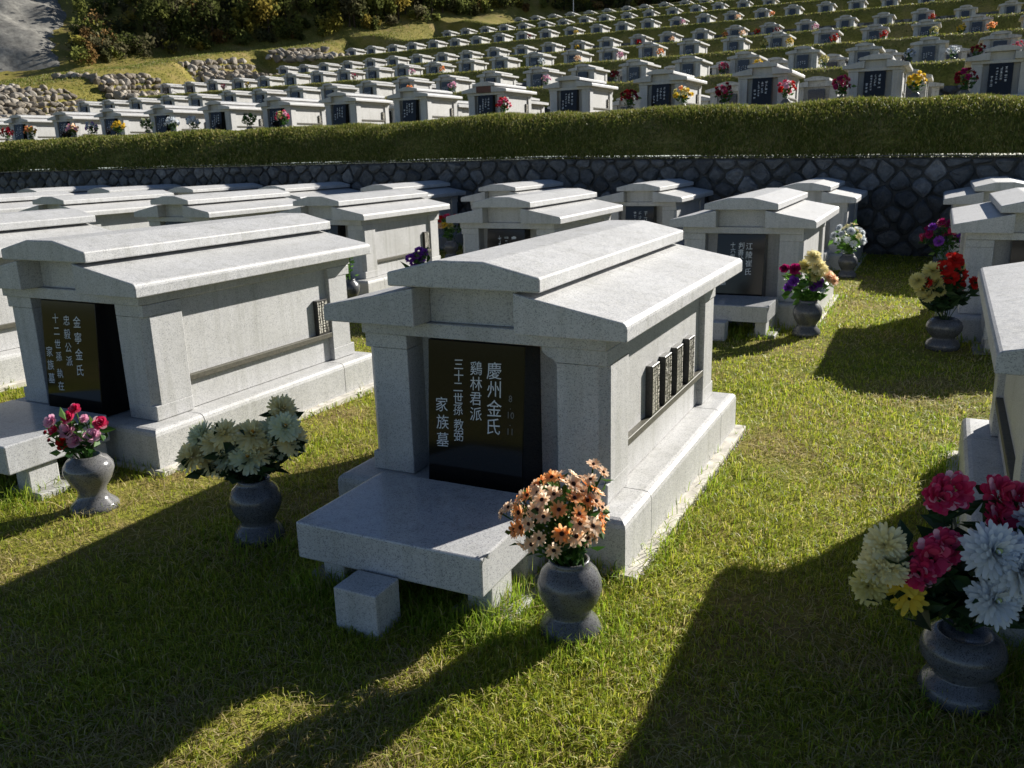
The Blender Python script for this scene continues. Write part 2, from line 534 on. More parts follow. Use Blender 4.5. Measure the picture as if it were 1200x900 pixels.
# ------------------------------------------------------------------ tomb meshes
Wd, Ni, xc, xf = 0.9, 0.2985, 0.449, 0.14
zb, zt, zi, zcb, zct, zf = 1.2162, 1.3145, 1.4267, 1.434, 1.5085, 1.58
Lr = 2.604
zl, xl, yl_ = 1.13, 0.744, 0.136
xp, yp0, yp1, zp = 0.899, 0.0, 2.582, 0.2924
xco, xci, yco = 0.743, 0.46, 0.164
PB = 0.70
yb0, yb1 = 2.16, 2.46

def slab_prof(sg):
    r = 0.035
    sl = (zt-zi)/(Wd-Ni)
    pts = [(Ni, zb), (Wd, zb)]
    for k in range(5):
        a = k/4*math.pi/2
        pts.append((Wd-r+r*math.cos(a), zt-r+r*math.sin(a) + (0.0 if k < 4 else 0.0)))
    pts.append((Ni, zi))
    return [(sg*x, z) for x, z in pts]

ME = {}
def build_tomb_meshes():
    top_edge = lambda c, e: abs(e.verts[0].co.z/S-zp) < 1e-4 and abs(e.verts[1].co.z/S-zp) < 1e-4
    def plinth(y0, y1, front=False, back=False):
        def sel(c, e):
            if not top_edge(c, e):
                return False
            if abs(abs(c.x)-xp) < 1e-4:
                return True
            return (front and abs(c.y-y0) < 1e-4) or (back and abs(c.y-y1) < 1e-4)
        return MB().box(-xp, xp, y0, y1, -0.12, zp).mesh('plinth_block', 'granite', 0.045, 3, sel)
    ME['plinth_f'] = plinth(yp0, 0.436, True)
    ME['plinth_m'] = plinth(0.444, 2.086)
    ME['plinth_b'] = plinth(2.094, yp1, False, True)
    def column(sg, y0, y1, front):
        c = 0.05
        xi_, xo_ = (xci, xco) if front else (0.45, xco)
        q = MB()
        zz0, z1, z2, z3 = zp+0.003, 0.405, 1.045, zl
        def R(lst):
            lst = [(sg*a, b) for a, b in lst]
            return lst if sg > 0 else lst[::-1]
        full = R([(xi_, y0), (xo_, y0), (xo_, y1), (xi_, y1)])
        if front:
            mid = R([(xi_, y0), (xo_-c, y0), (xo_, y0+c), (xo_, y1), (xi_, y1)])
        else:
            mid = R([(xi_, y0), (xo_, y0), (xo_, y1-c), (xo_-c, y1), (xi_, y1)])
        q.prism_z(full, zz0, z1)
        q.prism_z(mid, z1, z2, caps=False)
        q.prism_z(full, z2, z3)
        return q.mesh('column', 'granite', 0.006, 2, angle=60)
    ME['col_fl'] = column(-1, yco, 0.5, True)
    ME['col_fr'] = column(1, yco, 0.5, True)
    ME['col_bl'] = column(-1, yb0, yb1, False)
    ME['col_br'] = column(1, yb0, yb1, False)
    ME['chamber'] = MB().box(-PB, PB, 0.33, 2.40, zp+0.003, zl).mesh('chamber', 'granite', 0.004, 1)
    ME['ledge_r'] = MB().box(PB-0.01, 0.741, 0.502, 2.158, 0.513, 0.556).mesh('ledge', 'ledge', 0.003, 1)
    ME['ledge_l'] = MB().box(-0.741, -PB+0.01, 0.502, 2.158, 0.513, 0.556).mesh('ledge', 'ledge', 0.003, 1)
    ME['footing'] = MB().box(-0.97, 0.97, -0.04, 2.65, -0.2, 0.016).mesh('footing', 'concrete_pale', 0.006, 1)
    ME['bracket'] = MB().prism_y([(0.462, 1.127), (0.375, 1.127), (0.38, 1.10), (0.41, 1.075), (0.445, 1.06), (0.462, 1.03)], 0.168, 0.32).mesh('bracket', 'granite')
    ME['lintel'] = MB().box(-xl, xl, yl_, 2.48, zl+0.002, zb-0.002).mesh('lintel', 'granite', 0.006, 2)
    ME['niche'] = MB().box(-Ni+0.002, Ni-0.002, 0.175, 2.45, zb, zcb-0.004).mesh('niche_panel', 'granite', 0.003, 1)
    ME['niche_brown'] = MB().box(-Ni+0.003, Ni-0.003, 0.02, 2.44, zb+0.003, zcb-0.006).mesh('niche_panel', 'brown_panel')
    ME['slab_r'] = MB().prism_y(slab_prof(1), 0, Lr).mesh('roof_slab', 'granite', 0.006, 2, angle=50)
    ME['slab_l'] = MB().prism_y(slab_prof(-1), 0, Lr).mesh('roof_slab', 'granite', 0.006, 2, angle=50)
    cp = [(-xc, zcb), (xc, zcb), (xc, zct), (xf, zf), (-xf, zf), (-xc, zct)]
    ME['cap'] = MB().prism_y(cp, -0.004, 2.62).mesh('roof_cap', 'granite', 0.009, 2, angle=10)
    wp = [(0.0558, zp+0.006), (0.133, zl-0.002), (0.328, zl-0.002), (0.328, zp+0.006)]
    ME['plaque'] = MB().prism_x(wp, -0.296, 0.296).mesh('plaque', 'black', 0.004, 1)
    # offering table and its legs
    ME['table_slab'] = MB().box(-0.5175, 0.5175, -0.819, -0.07, 0.199, 0.39).mesh('slab', 'granite_polished', 0.009, 2)
    ME['table_leg'] = MB().box(-0.065, 0.065, -0.11, 0.11, -0.1, 0.197).mesh('leg', 'granite', 0.012, 2)
    ME['table_foot'] = MB().box(-0.16, 0.16, -0.24, 0.24, -0.1, 0.035).mesh('footing', 'granite_rough', 0.01, 1)
    ME['incense'] = MB().box(-0.116, 0.116, -0.095, 0.095, -0.1, 0.217).mesh('incense_stone', 'granite', 0.007, 2)
    # simplified far versions
    q = MB().box(-xco, xco, yco, yb1, zp, zl).box(-xp, xp, yp0, yp1, -0.12, zp-0.003)
    ME['far_body'] = MB().box(-PB, PB, 0.3, 2.4, zp+0.002, zb-0.002).mesh('chamber', 'granite_far')
    ME['far_plinth'] = MB().box(-xp, xp, yp0, yp1, -0.3, zp).mesh('plinth', 'granite_far')
    for nm, sg, y0, y1 in (('far_col_fl', -1, yco, 0.5), ('far_col_fr', 1, yco, 0.5), ('far_col_bl', -1, yb0, yb1), ('far_col_br', 1, yb0, yb1)):
        a, b = sorted((sg*xci, sg*xco))
        ME[nm] = MB().box(a, b, y0, y1, zp+0.002, zb-0.003).mesh('column', 'granite_far')
    ME['far_slab_r'] = MB().prism_y([(Ni, zb), (Wd, zb), (Wd, zt), (Ni, zi)], 0, Lr).mesh('roof_slab', 'granite_far')
    ME['far_slab_l'] = MB().prism_y([(-Ni, zb), (-Wd, zb), (-Wd, zt), (-Ni, zi)], 0, Lr).mesh('roof_slab', 'granite_far')
    ME['far_cap'] = MB().prism_y(cp, -0.004, 2.62).mesh('roof_cap', 'granite_far')
    ME['far_niche'] = MB().box(-Ni+0.004, Ni-0.004, 0.15, 2.44, zb, zcb-0.004).mesh('niche_panel', 'granite_far')
    ME['far_plaque'] = MB().prism_x([(0.10, zp+0.006), (0.133, zl-0.002), (0.32, zl-0.002), (0.32, zp+0.006)], -0.296, 0.296).mesh('plaque', 'black_far')
    ME['name_plate'] = MB().box(PB-0.004, 0.742, -0.072, 0.072, 0.558, 0.868).mesh('name_plate', 'plate', 0.003, 1)
build_tomb_meshes()

# ---- lettering
_glyph = {}
def glyph(ch):
    if ch not in _glyph:
        cu = bpy.data.curves.new('g', 'FONT')
        cu.body = ch
        cu.resolution_u = 2
        o = bpy.data.objects.new('g', cu)
        col.objects.link(o)
        bpy.context.view_layer.update()
        me = bpy.data.meshes.new_from_object(o.evaluated_get(bpy.context.evaluated_depsgraph_get()))
        v = np.array([p.co[:2] for p in me.vertices]) if len(me.vertices) else np.zeros((0, 2))
        f = [tuple(p.vertices) for p in me.polygons]
        bpy.data.objects.remove(o)
        bpy.data.curves.remove(cu)
        bpy.data.meshes.remove(me)
        if len(v):
            v = v - (v.min(0)+v.max(0))/2
        _glyph[ch] = (v, f)
    return _glyph[ch]

# local plaque frame: s across (-.296...296), t down from the top edge
PT, PBt = np.array([0.133, zl-0.002]), np.array([0.0558, zp+0.006])
PH = float(np.linalg.norm(PT-PBt))
pdir = (PBt-PT)/PH
pnrm = np.array([-abs(pdir[1]), -abs(pdir[0])])
pnrm = np.array([pdir[1], -pdir[0]])
if pnrm[0] > 0:
    pnrm = -pnrm
def plaque_pt(s, t, lift=0.0025):
    yz = PT + pdir*t + pnrm*lift
    return (s, yz[0], yz[1])

def text_columns(cols, mt):
    """cols: (fx, ftop, pitch, width, string) with fractions of the plaque; one mesh for each character"""
    out = []
    for fx, ftop, pitch, wd, st in cols:
        t = ftop*PH
        s0 = -0.296 + fx*0.592
        for ch in st:
            if ch == ' ':
                t += pitch*0.35
                continue
            v, f = glyph(ch)
            k = wd/0.93
            jit = random.uniform(-0.003, 0.003)
            out.append(MB().add([plaque_pt(s0+a*k+jit, t+pitch*0.5-b*k*1.06 - a*k*0.06) for a, b in v], f).mesh('character', mt))
            t += pitch
    return out

def stroke_columns(cols, mt, seed, far=False):
    rr = random.Random(seed)
    q = MB()
    for fx, ftop, pitch, wd, n in cols:
        t = ftop*PH
        s0 = -0.296 + fx*0.592
        for _ in range(n):
            for k in range(rr.randint(4, 6)):
                hor = rr.random() < 0.6
                a = s0 + rr.uniform(-0.3, 0.3)*wd
                b = t + pitch*rr.uniform(0.15, 0.8)
                L = wd*rr.uniform(0.3, 0.9)
                th = wd*(0.13 if far else 0.085)
                if hor:
                    p = [(s0-L/2, b), (s0+L/2, b-0.06*L), (s0+L/2, b-0.06*L+th), (s0-L/2, b+th)]
                else:
                    p = [(a, b-L/3), (a+th, b-L/3), (a+th, b+L/3), (a, b+L/3)]
                q.add([plaque_pt(x, y_, 0.004 if far else 0.0025) for x, y_ in p], [(0, 3, 2, 1)])
            t += pitch
    return q.mesh('inscription', mt)

INS = {}
INS['main'] = text_columns([(0.70, 0.112, 0.102, 0.088, '慶州金氏'), (0.515, 0.118, 0.084, 0.072, '鷄林君派'),
                            (0.33, 0.115, 0.063, 0.060, '三十二世孫 教弼'), (0.155, 0.372, 0.100, 0.078, '家族墓')], 'letter')
INS['left'] = text_columns([(0.66, 0.10, 0.118, 0.080, '金寧金氏'), (0.47, 0.105, 0.100, 0.070, '忠毅公派'),
                            (0.27, 0.10, 0.094, 0.066, '十二世孫 執在'), (0.10, 0.40, 0.100, 0.072, '家族墓')], 'letter')
INS['back'] = text_columns([(0.68, 0.115, 0.105, 0.082, '江陵崔氏'), (0.51, 0.118, 0.085, 0.074, '判書公派'),
                            (0.34, 0.12, 0.07, 0.062, '十六世孫'), (0.16, 0.42, 0.10, 0.078, '家族墓')], 'letter')
COLS = [(0.72, 0.10, 0.105, 0.085, 4), (0.52, 0.11, 0.09, 0.075, 4), (0.34, 0.11, 0.075, 0.065, 6), (0.15, 0.38, 0.10, 0.08, 3)]
for k in range(4):
    INS['s%d' % k] = stroke_columns(COLS, 'letter', 50+k)
    INS['f%d' % k] = stroke_columns(COLS, 'letter_far', 80+k, True)

# the small date column of the main plaque, figures stacked downwards
def number_column():
    q = MB()
    s0 = -0.296+0.868*0.592
    t = 0.345*PH
    for st, sp in (('8', 0.055), ('·', 0.035), ('10', 0.055), ('·', 0.035), ('11', 0.05)):
        xo = -0.012*(len(st)-1)
        for ch in st:
            v, f = glyph(ch)
            k = 0.052
            q.add([plaque_pt(s0+xo+a*k*0.9, t-b*k) for a, b in v], f)
            xo += 0.024
        t += sp
    return q.mesh('date_inscription', 'letter_dim')
INS['date'] = number_column()

def plate_text(seed):
    rr = random.Random(seed)
    q = MB()
    for cx, w_, n in ((0.048, 0.034, 8), (0.004, 0.02, 12), (-0.032, 0.02, 12), (-0.058, 0.016, 12)):
        z = 0.855
        pz = 0.28/n
        for _ in range(n):
            for k in range(4):
                L = w_*rr.uniform(0.4, 1)
                if k < 2:
                    zz = z-pz*rr.uniform(0.1, 0.85)
                    q.add([(0.7445, cx-L/2, zz), (0.7445, cx+L/2, zz), (0.7445, cx+L/2, zz+0.005), (0.7445, cx-L/2, zz+0.005)], [(0, 1, 2, 3)])
                else:
                    yy = cx+w_*rr.uniform(-0.4, 0.4)
                    q.add([(0.7445, yy, z-pz*0.85), (0.7445, yy+0.005, z-pz*0.85), (0.7445, yy+0.005, z-pz*0.1), (0.7445, yy, z-pz*0.1)], [(0, 1, 2, 3)])
            z -= pz
    return q.mesh('inscription', 'plate_letter')
PLT = [plate_text(5+k) for k in range(4)]

def tomb(label, loc, rz=0.0, group=None, ins=None, plates=(), brown=False):
    t = thing('tomb', label, 'tomb', loc, rz, group)
    for k in ('plinth_f', 'plinth_m', 'plinth_b'):
        ob('plinth_block', ME[k], t)
    for k in ('col_fl', 'col_fr', 'col_bl', 'col_br'):
        ob('column', ME[k], t)
    ob('chamber', ME['chamber'], t)
    ob('ledge', ME['ledge_l'], t)
    ob('ledge', ME['ledge_r'], t)
    ob('footing', ME['footing'], t)
    ob('lintel', ME['lintel'], t)
    ob('niche_panel', ME['niche_brown' if brown else 'niche'], t)
    ob('roof_slab', ME['slab_l'], t)
    ob('roof_slab', ME['slab_r'], t)
    ob('roof_cap', ME['cap'], t)
    p = ob('plaque', ME['plaque'], t)
    if ins:
        for i in (ins if isinstance(ins, (list, tuple)) else [ins]):
            if isinstance(INS[i], list):
                for c_ in INS[i]:
                    ob('character', c_, p)
            else:
                ob('inscription', INS[i], p)['kind'] = 'stuff'
    for k, yy in enumerate(plates):
        n = ob('name_plate', ME['name_plate'], t, (0, yy, 0))
        ob('inscription', PLT[k % 4], n)['kind'] = 'stuff'
    return t

def far_tomb(label, loc, rz=0.0, group=None, ins=None):
    loc = (loc[0]+random.uniform(-.12, .12), loc[1]+random.uniform(-.15, .15), loc[2]+random.uniform(-.04, .06))
    rz = rz+random.uniform(-.025, .025)
    t = thing('tomb', label, 'tomb', loc, rz, group)
    ob('plinth', ME['far_plinth'], t)
    ob('chamber', ME['far_body'], t)
    for k in ('far_col_fl', 'far_col_fr', 'far_col_bl', 'far_col_br'):
        ob('column', ME[k], t)
    ob('roof_slab', ME['far_slab_l'], t)
    ob('roof_slab', ME['far_slab_r'], t)
    ob('roof_cap', ME['far_cap'], t)
    ob('niche_panel', ME['far_niche'], t)
    p = ob('plaque', ME['far_plaque'], t)
    if ins:
        ob('inscription', INS[ins], p, (0, 0.02, 0))['kind'] = 'stuff'
    return t

def table(label, loc, rz=0.0, group='offering tables before the tombs', incense=None):
    t = thing('offering_table', label, 'table', loc, rz, group)
    ob('slab', ME['table_slab'], t)
    for sx in (-1, 1):
        l = ob('leg', ME['table_leg'], t, (sx*0.42, -0.57, 0))
    for sx in (-1, 1):
        ob('leg', ME['table_leg'], t, (sx*0.43, -0.2, 0))
    ob('footing', ME['table_foot'], t, (0.43, -0.45, 0))
    ob('footing', ME['table_foot'], t, (-0.43, -0.45, 0))
    if incense:
        a = rz
        px, py = -0.03, -0.93
        if incense is not True:
            o = ob('incense_stone', ME['incense'], None, (loc[0]+px, loc[1]+py, loc[2]), (0, 0, rz))
            tag(o, incense, 'stone block', 'incense stones before the tables')
    return t

# ------------------------------------------------------------------ lower terrace
G1 = 'tombs on the lower lawn'
ROWS = []
main_tomb = tomb('large grey granite tomb in the centre foreground with four black nameplates on its sunlit side', (0, 0, 0), 0, G1, ['main', 'date'], (1.005, 1.265, 1.53, 1.82))
ob('bracket', ME['bracket'], main_tomb)
table('polished stone offering table before the centre tomb, its near corner in sunlight', (0, 0, 0), incense='small stone block standing against the front of the centre offering table')
tomb('grey granite tomb left of the centre one with a single black nameplate on its side', (-3.4383, 0.1297, 0.03), -0.0129, G1, 'left', (2.05,))
table('stone offering table cut by the left edge of the photo, before the left tomb', (-3.4383, 0.1297, 0.03), -0.0129)
tomb('grey granite tomb cut by the right edge behind the white and pink bouquet', (3.335, 0.02, -0.02), 0, G1, 's0')
table('stone offering table beside the white and pink bouquet at the right edge', (3.335, 0.02, -0.02))
tomb('pale granite tomb at the left edge, mostly behind the left foreground tomb', (-6.75, 0.2, 0.06), -0.02, G1, 's1')
# second row
r2 = [(-0.0503, 7.0444, 0.0078, 'back', 'grey granite tomb straight behind the centre one, purple and cream bouquet at its corner'),
      (-3.363, 7.06, 0.005, 's2', 'granite tomb behind the centre roof with only the top of its plaque showing'),
      (-6.614, 7.06, 0.0, 's3', 'pale granite tomb behind the left one, one nameplate on its visible long side'),
      (-9.82, 7.1, -0.003, 's0', 'granite tomb in the second row whose dark niche shows just above the left roof'),
      (-12.98, 7.1, -0.006, 's1', 'granite tomb in the second row whose cap end shows over the far left roof'),
      (-16.2, 7.15, -0.01, 's2', 'granite tomb roof at the left edge in the second row'),
      (3.19, 6.95, 0.008, 's3', 'granite tomb in the right column behind the red and yellow bouquet')]
for i, (x, y_, a, ins, lab) in enumerate(r2):
    tomb(lab, (x, y_, lz(x, y_)), a, G1, ins, (2.03,) if i in (2, 3) else ())
    if i in (0, 1, 2, 6):
        table(['stone offering table before the second row tomb with the purple and cream bouquet',
               'stone offering table before the second row tomb hidden behind the centre roof',
               'stone offering table before the second row tomb behind the left one', '', '', '',
               'stone offering table beside the red and yellow bouquet in the right column'][i], (x, y_, lz(x, y_)), a,
              incense='small stone block before the second row table behind the centre tomb' if i == 0 else None)
r3 = [(-0.1296, 12.983, 0.0065, 's1', 'third row granite tomb by the stone wall with the small white bouquet at its corner'),
      (-3.32, 13.0, 0.004, 's0', 'third row granite tomb with a lettered plaque showing above the centre roof'),
      (-6.49, 13.0, 0.0, 's2', 'third row granite tomb showing just above a second row roof, by the stone wall'),
      (-9.62, 13.0, 0.0, 's3', 'third row granite tomb with a sunlit side beside the red and yellow flowers'),
      (-12.77, 13.0, 0.0, 's0', 'third row tomb whose cap shows right of the wide pale roof'),
      (-15.9, 13.05, -0.004, 's1', 'third row tomb roof below the stone wall, fifth from the white bouquet'),
      (-19.05, 13.05, -0.006, 's2', 'third row tomb roof below the stone wall, sixth from the white bouquet'),
      (-22.2, 13.1, -0.008, 's3', 'third row tomb roof at the left edge below the stone wall'),
      (3.07, 12.9, 0.0065, 's2', 'third row granite tomb in the right column by the magenta bouquet')]
for i, (x, y_, a, ins, lab) in enumerate(r3):
    tomb(lab, (x, y_, lz(x, y_)), a, G1, ins)
    if i == 0:
        table('stone offering table before the third row tomb with the small white bouquet', (x, y_, lz(x, y_)), a)

# ------------------------------------------------------------------ upper terraces
ORD = ['first', 'second', 'third', 'fourth', 'fifth', 'sixth', 'seventh', 'eighth', 'ninth', 'tenth', 'eleventh', 'twelfth', 'thirteenth',
       'fourteenth', 'fifteenth', 'sixteenth', 'seventeenth', 'eighteenth', 'nineteenth', 'twentieth', 'twenty-first', 'twenty-second',
       'twenty-third', 'twenty-fourth', 'twenty-fifth', 'twenty-sixth', 'twenty-seventh', 'twenty-eighth', 'twenty-ninth', 'thirtieth']
GU = ['tombs on the first upper terrace', 'tombs on the second upper terrace', 'tombs on the third upper terrace', 'tombs on the fourth upper terrace',
      'tombs on the fifth upper terrace', 'tombs on the sixth upper terrace', 'tombs on the seventh upper terrace']
T1C = [-3.19-3.22*k for k in range(-2, 13)]
for i, x in enumerate(T1C):
    y_, z = 24.52, hz(x, 24.6)-0.0
    z = 3.0
    if abs(x-(-3.19-3.22*3)) < 0.1:
        lab = 'front tomb above the grass bank with a brown panel over its dark plaque'
    else:
        lab = 'granite tomb right above the grass bank, %s from the right edge of the photo' % ORD[i]
    tomb(lab, (x, y_, z), 0.0, GU[0], 'f%d' % (i % 4), (2.03,) if i > 2 else (), brown='brown' in lab)
for row, (y_, off) in enumerate(((31.4, -2.6), (37.2, -2.3))):
    for i in range(14 if row == 0 else 12):
        x = off-3.2*(i-1)
        far_tomb('granite tomb glimpsed behind the bank-top tombs, %s row back, %s from the right' % (('second', 'third')[row], ORD[i]), (x, y_, 3.0), 0, GU[0])
def terrace(idx, y_, z, x0, pitch, n, rows=((0.0, 0.0),)):
    for r, (dy, dx) in enumerate(rows):
        for i in range(n):
            x = x0+dx-pitch*i
            if r == 0:
                lab = 'small granite tomb on the %s terrace above the bank, %s from its right end' % (ORD[idx], ORD[i])
                far_tomb(lab, (x, y_, z), 0, GU[idx], 'f%d' % (i % 4) if idx < 3 else None)
            else:
                far_tomb('small granite tomb glimpsed behind the %s terrace front row, %s from the right' % (ORD[idx], ORD[i]), (x, y_+dy, z), 0, GU[idx])
terrace(1, 47.6, 5.68, 4.06, 3.2, 22, ((0, 0), (5.2, 0.9)))
terrace(2, 63.7, 8.42, 6.28, 3.2, 25)
terrace(3, 82.65, 11.5, 5.48, 3.2, 25)
terrace(4, 97.7, 14.95, -1.4, 3.2, 23)
terrace(5, 118.0, 19.0, -20.5, 3.2, 16)
terrace(6, 138.0, 22.9, -34.0, 3.2, 11)

# ------------------------------------------------------------------ retaining walls
def clip_poly(poly, n, c):
    """keep the side n.p <= c"""
    out = []
    for i in range(len(poly)):
        p, q2 = poly[i], poly[(i+1) % len(poly)]
        dp, dq = n[0]*p[0]+n[1]*p[1]-c, n[0]*q2[0]+n[1]*q2[1]-c
        if dp <= 0:
            out.append(p)
        if (dp < 0) != (dq < 0) and dp != dq:
            t_ = dp/(dp-dq)
            out.append((p[0]+(q2[0]-p[0])*t_, p[1]+(q2[1]-p[1])*t_))
    return out

def stone_cells(x0, x1, zb_, zt_, step, rise, gap, seed, jit=0.13):
    """cells of a shaken diamond lattice: list of (cx, cz, polygon)"""
    rr = random.Random(seed)
    pts = {}
    nr = int((zt_(0)-zb_(0)+1.2)/rise)+2
    nc = int((x1-x0)/step)+2
    for r in range(-1, nr):
        for c in range(-1, nc):
            x = x0+(c+(0.5 if r % 2 else 0))*step+rr.uniform(-jit, jit)
            z = zb_(x)+r*rise+rr.uniform(-jit, jit)*0.8
            pts[(r, c)] = (x, z)
    cells = []
    for (r, c), (x, z) in pts.items():
        zlo, zhi = zb_(x)-0.1, zt_(x)-0.07
        if z > zhi+rise or z < zlo-rise:
            continue
        poly = [(x-1.2, zlo), (x+1.2, zlo), (x+1.2, zhi), (x-1.2, zhi)]
        for dr in (-2, -1, 0, 1, 2):
            for dc in (-2, -1, 0, 1, 2):
                nb = pts.get((r+dr, c+dc))
                if nb is None or (dr == 0 and dc == 0):
                    continue
                nx, nz = nb[0]-x, nb[1]-z
                L_ = math.hypot(nx, nz)
                nx, nz = nx/L_, nz/L_
                poly = clip_poly(poly, (nx, nz), nx*x+nz*z+L_/2-gap/2)
                if len(poly) < 3:
                    break
            if len(poly) < 3:
                break
        if len(poly) >= 3:
            cx = sum(p[0] for p in poly)/len(poly)
            cz = sum(p[1] for p in poly)/len(poly)
            ar = abs(sum(poly[i][0]*poly[(i+1) % len(poly)][1]-poly[(i+1) % len(poly)][0]*poly[i][1] for i in range(len(poly))))/2
            if ar > 0.010:
                cells.append((cx, cz, poly))
    return cells

def cell_geo(cx, cz, poly, rr, ox=0.0, oz=0.0):
    """one bulging stone; corners cut so that it reads as a rounded block"""
    pp = []
    n = len(poly)
    for i in range(n):
        p0, p1 = poly[i], poly[(i+1) % n]
        if math.hypot(p1[0]-p0[0], p1[1]-p0[1]) < 0.03:
            pp.append(((p0[0]+p1[0])/2, (p0[1]+p1[1])/2))
            continue
        pp += [(p0[0]+(p1[0]-p0[0])*0.2, p0[1]+(p1[1]-p0[1])*0.2), (p0[0]+(p1[0]-p0[0])*0.8, p0[1]+(p1[1]-p0[1])*0.8)]
    m_ = len(pp)
    d1, d2 = rr.uniform(0.03, 0.07), rr.uniform(0.06, 0.12)
    tx, tz = rr.uniform(-.08, .08), rr.uniform(-.08, .08)
    v = [(x-ox, 0.03, z-oz) for x, z in pp]
    v += [(cx+(x-cx)*0.9-ox, -d1, cz+(z-cz)*0.9-oz) for x, z in pp]
    v += [(cx+(x-cx)*0.55-ox, -d2-(x-cx)*tx*2-(z-cz)*tz*2+rr.uniform(-.012, .012), cz+(z-cz)*0.55-oz) for x, z in pp]
    v += [(cx-ox, -d2-0.01, cz-oz)]
    f = []
    for i in range(m_):
        j = (i+1) % m_
        f += [(i, j, m_+j, m_+i), (m_+i, m_+j, 2*m_+j, 2*m_+i), (2*m_+i, 2*m_+j, 3*m_)]
    return v, f
wl = thing('stone_wall', 'dark retaining wall of diamond-set stones below the grass bank', 'wall', (0, WALL_Y, 0))
q = MB()
xs = np.linspace(-62, 14, 77)
for a, b in zip(xs[:-1], xs[1:]):
    pass
v = []
for x in xs:
    v += [(x, 0.02, -0.5), (x, 0.02, float(wall_top(x))-0.05), (x, 0.45, float(wall_top(x))-0.05)]
f = []
for i in range(len(xs)-1):
    f += [(3*i, 3*i+3, 3*i+4, 3*i+1), (3*i+1, 3*i+4, 3*i+5, 3*i+2)]
ob('mortar_bed', q.add(v, f).mesh('mortar_bed', 'mortar'), wl)
# coping strip, a thin run of concrete
v, f = [], []
for x in xs:
    t = float(wall_top(x))
    n_ = 0.012*math.sin(x*1.7)+0.01*math.sin(x*4.1)
    v += [(x, -0.06, t-0.03+n_), (x, -0.06, t-0.005+n_), (x, 0.07, t-0.002+n_)]
for i in range(len(xs)-1):
    f += [(3*i, 3*i+3, 3*i+4, 3*i+1), (3*i+1, 3*i+4, 3*i+5, 3*i+2)]
ob('coping', MB().add(v, f).mesh('coping', 'concrete'), wl)
cells = stone_cells(-61, 13.8, lambda x: lz(x, 16)+0.05, lambda x: float(wall_top(x)), 0.50, 0.275, 0.032, 77, 0.12)
cells.sort(key=lambda c_: abs(c_[0]+3.0))
rest = MB()
rr = random.Random(78)
for k, (cx, cz, poly) in enumerate(cells):
    if k < 298:
        ob('stone', MB().add(*cell_geo(cx, cz, poly, rr, cx, cz)).mesh('stone', 'wallstone', smooth=False), wl, (cx, 0.0, cz))
    else:
        rest.add(*cell_geo(cx, cz, poly, rr))
o = ob('stonework', rest.mesh('stonework', 'wallstone'), wl)
o['kind'] = 'stuff'
# upper walls, too far off to pick the stones apart
for i, (yw, yl, z0, z1) in enumerate(STEPS[1:7]):
    x_l = float(np.interp(yw, XE_Y, XE_X))+1.0
    h = (z1-z0)*0.55
    t = thing('stone_wall', 'dark stone retaining wall at the back of the %s upper terrace' % ORD[i], 'wall', (0, yw-0.12, z0), 0, 'retaining walls of the upper terraces')
    ob('mortar_bed', MB().box(x_l, 26, 0.0, 0.3, -0.3, h-0.03).mesh('mortar_bed', 'mortar'), t)
    q = MB()
    for (cx, cz, poly) in stone_cells(x_l, 26, lambda x: 0.05, lambda x: h+0.06, 0.8, 0.44, 0.06, 90+i):
        q.add(*cell_geo(cx, cz, poly, rr))
    o = ob('stonework', q.mesh('stonework', 'wallstone'), t)
    o['kind'] = 'stuff'

# ------------------------------------------------------------------ boulder walls at the left ends of the terraces
def boulder_mesh(seed):
    rr = random.Random(seed)
    bm = bmesh.new()
    for k in range(16):
        d = Vector((rr.gauss(0, 1), rr.gauss(0, 1), rr.gauss(0, 1))).normalized()
        bm.verts.new(Vector((d.x, d.y*0.9, d.z*0.8))*rr.uniform(0.85, 1.1)*S)
    r_ = bmesh.ops.convex_hull(bm, input=bm.verts)
    bmesh.ops.delete(bm, geom=[g for g in r_['geom_unused'] if isinstance(g, bmesh.types.BMVert)], context='VERTS')
    bmesh.ops.bevel(bm, geom=list(bm.edges), offset=0.09*S, segments=1, affect='EDGES')
    me = bpy.data.meshes.new('boulder')
    bm.to_mesh(me)
    bm.free()
    me.materials.append(M['boulder'])
    return me
BM = [boulder_mesh(300+k) for k in range(7)]
def boulder_wall(label, a, b, z0, z1, size):
    rr = random.Random(label)
    t = thing('boulder_wall', label, 'rock wall', (a[0], a[1], z0), 0, 'boulder walls at the terrace ends')
    L = math.hypot(b[0]-a[0], b[1]-a[1])
    n = int(L/(size*1.25))
    for i in range(n):
        fr = (i+0.5)/n
        x = a[0]+(b[0]-a[0])*fr
        yb_ = a[1]+(b[1]-a[1])*fr
        ys_ = np.linspace(yb_-5, yb_+7, 240)
        zs_ = hill_z(np.full(240, x), ys_)
        last = None
        for yy, zz in zip(ys_, zs_):
            if z0+rr.uniform(-.2, .2) < zz < z1+rr.uniform(-.3, .3) and (last is None or math.hypot(yy-last[0], zz-last[1]) > size*1.15):
                last = (yy, zz)
                s_ = size*rr.uniform(0.75, 1.25)
                ob('boulder', BM[rr.randint(0, 6)], t, (x+rr.uniform(-.35, .35)*size-a[0], yy-0.15-a[1], zz+0.12*size-z0), (rr.uniform(-.4, .4), rr.uniform(-.4, .4), rr.uniform(0, 6)), (s_, s_*0.9, s_*0.85))
boulder_wall('wall of pale boulders at the left edge, above the leftmost bank-top tombs', (-78, 46.5), (-64.0, 46.0), 5.5, 8.7, 0.55)
boulder_wall('second boulder wall from the left edge, below the grassy knoll', (-78.5, 62.3), (-68.5, 61.5), 8.3, 11.4, 0.60)
boulder_wall('third boulder wall from the left edge, beside the small tombs', (-82.0, 81.3), (-70, 80.5), 11.5, 14.5, 0.72)
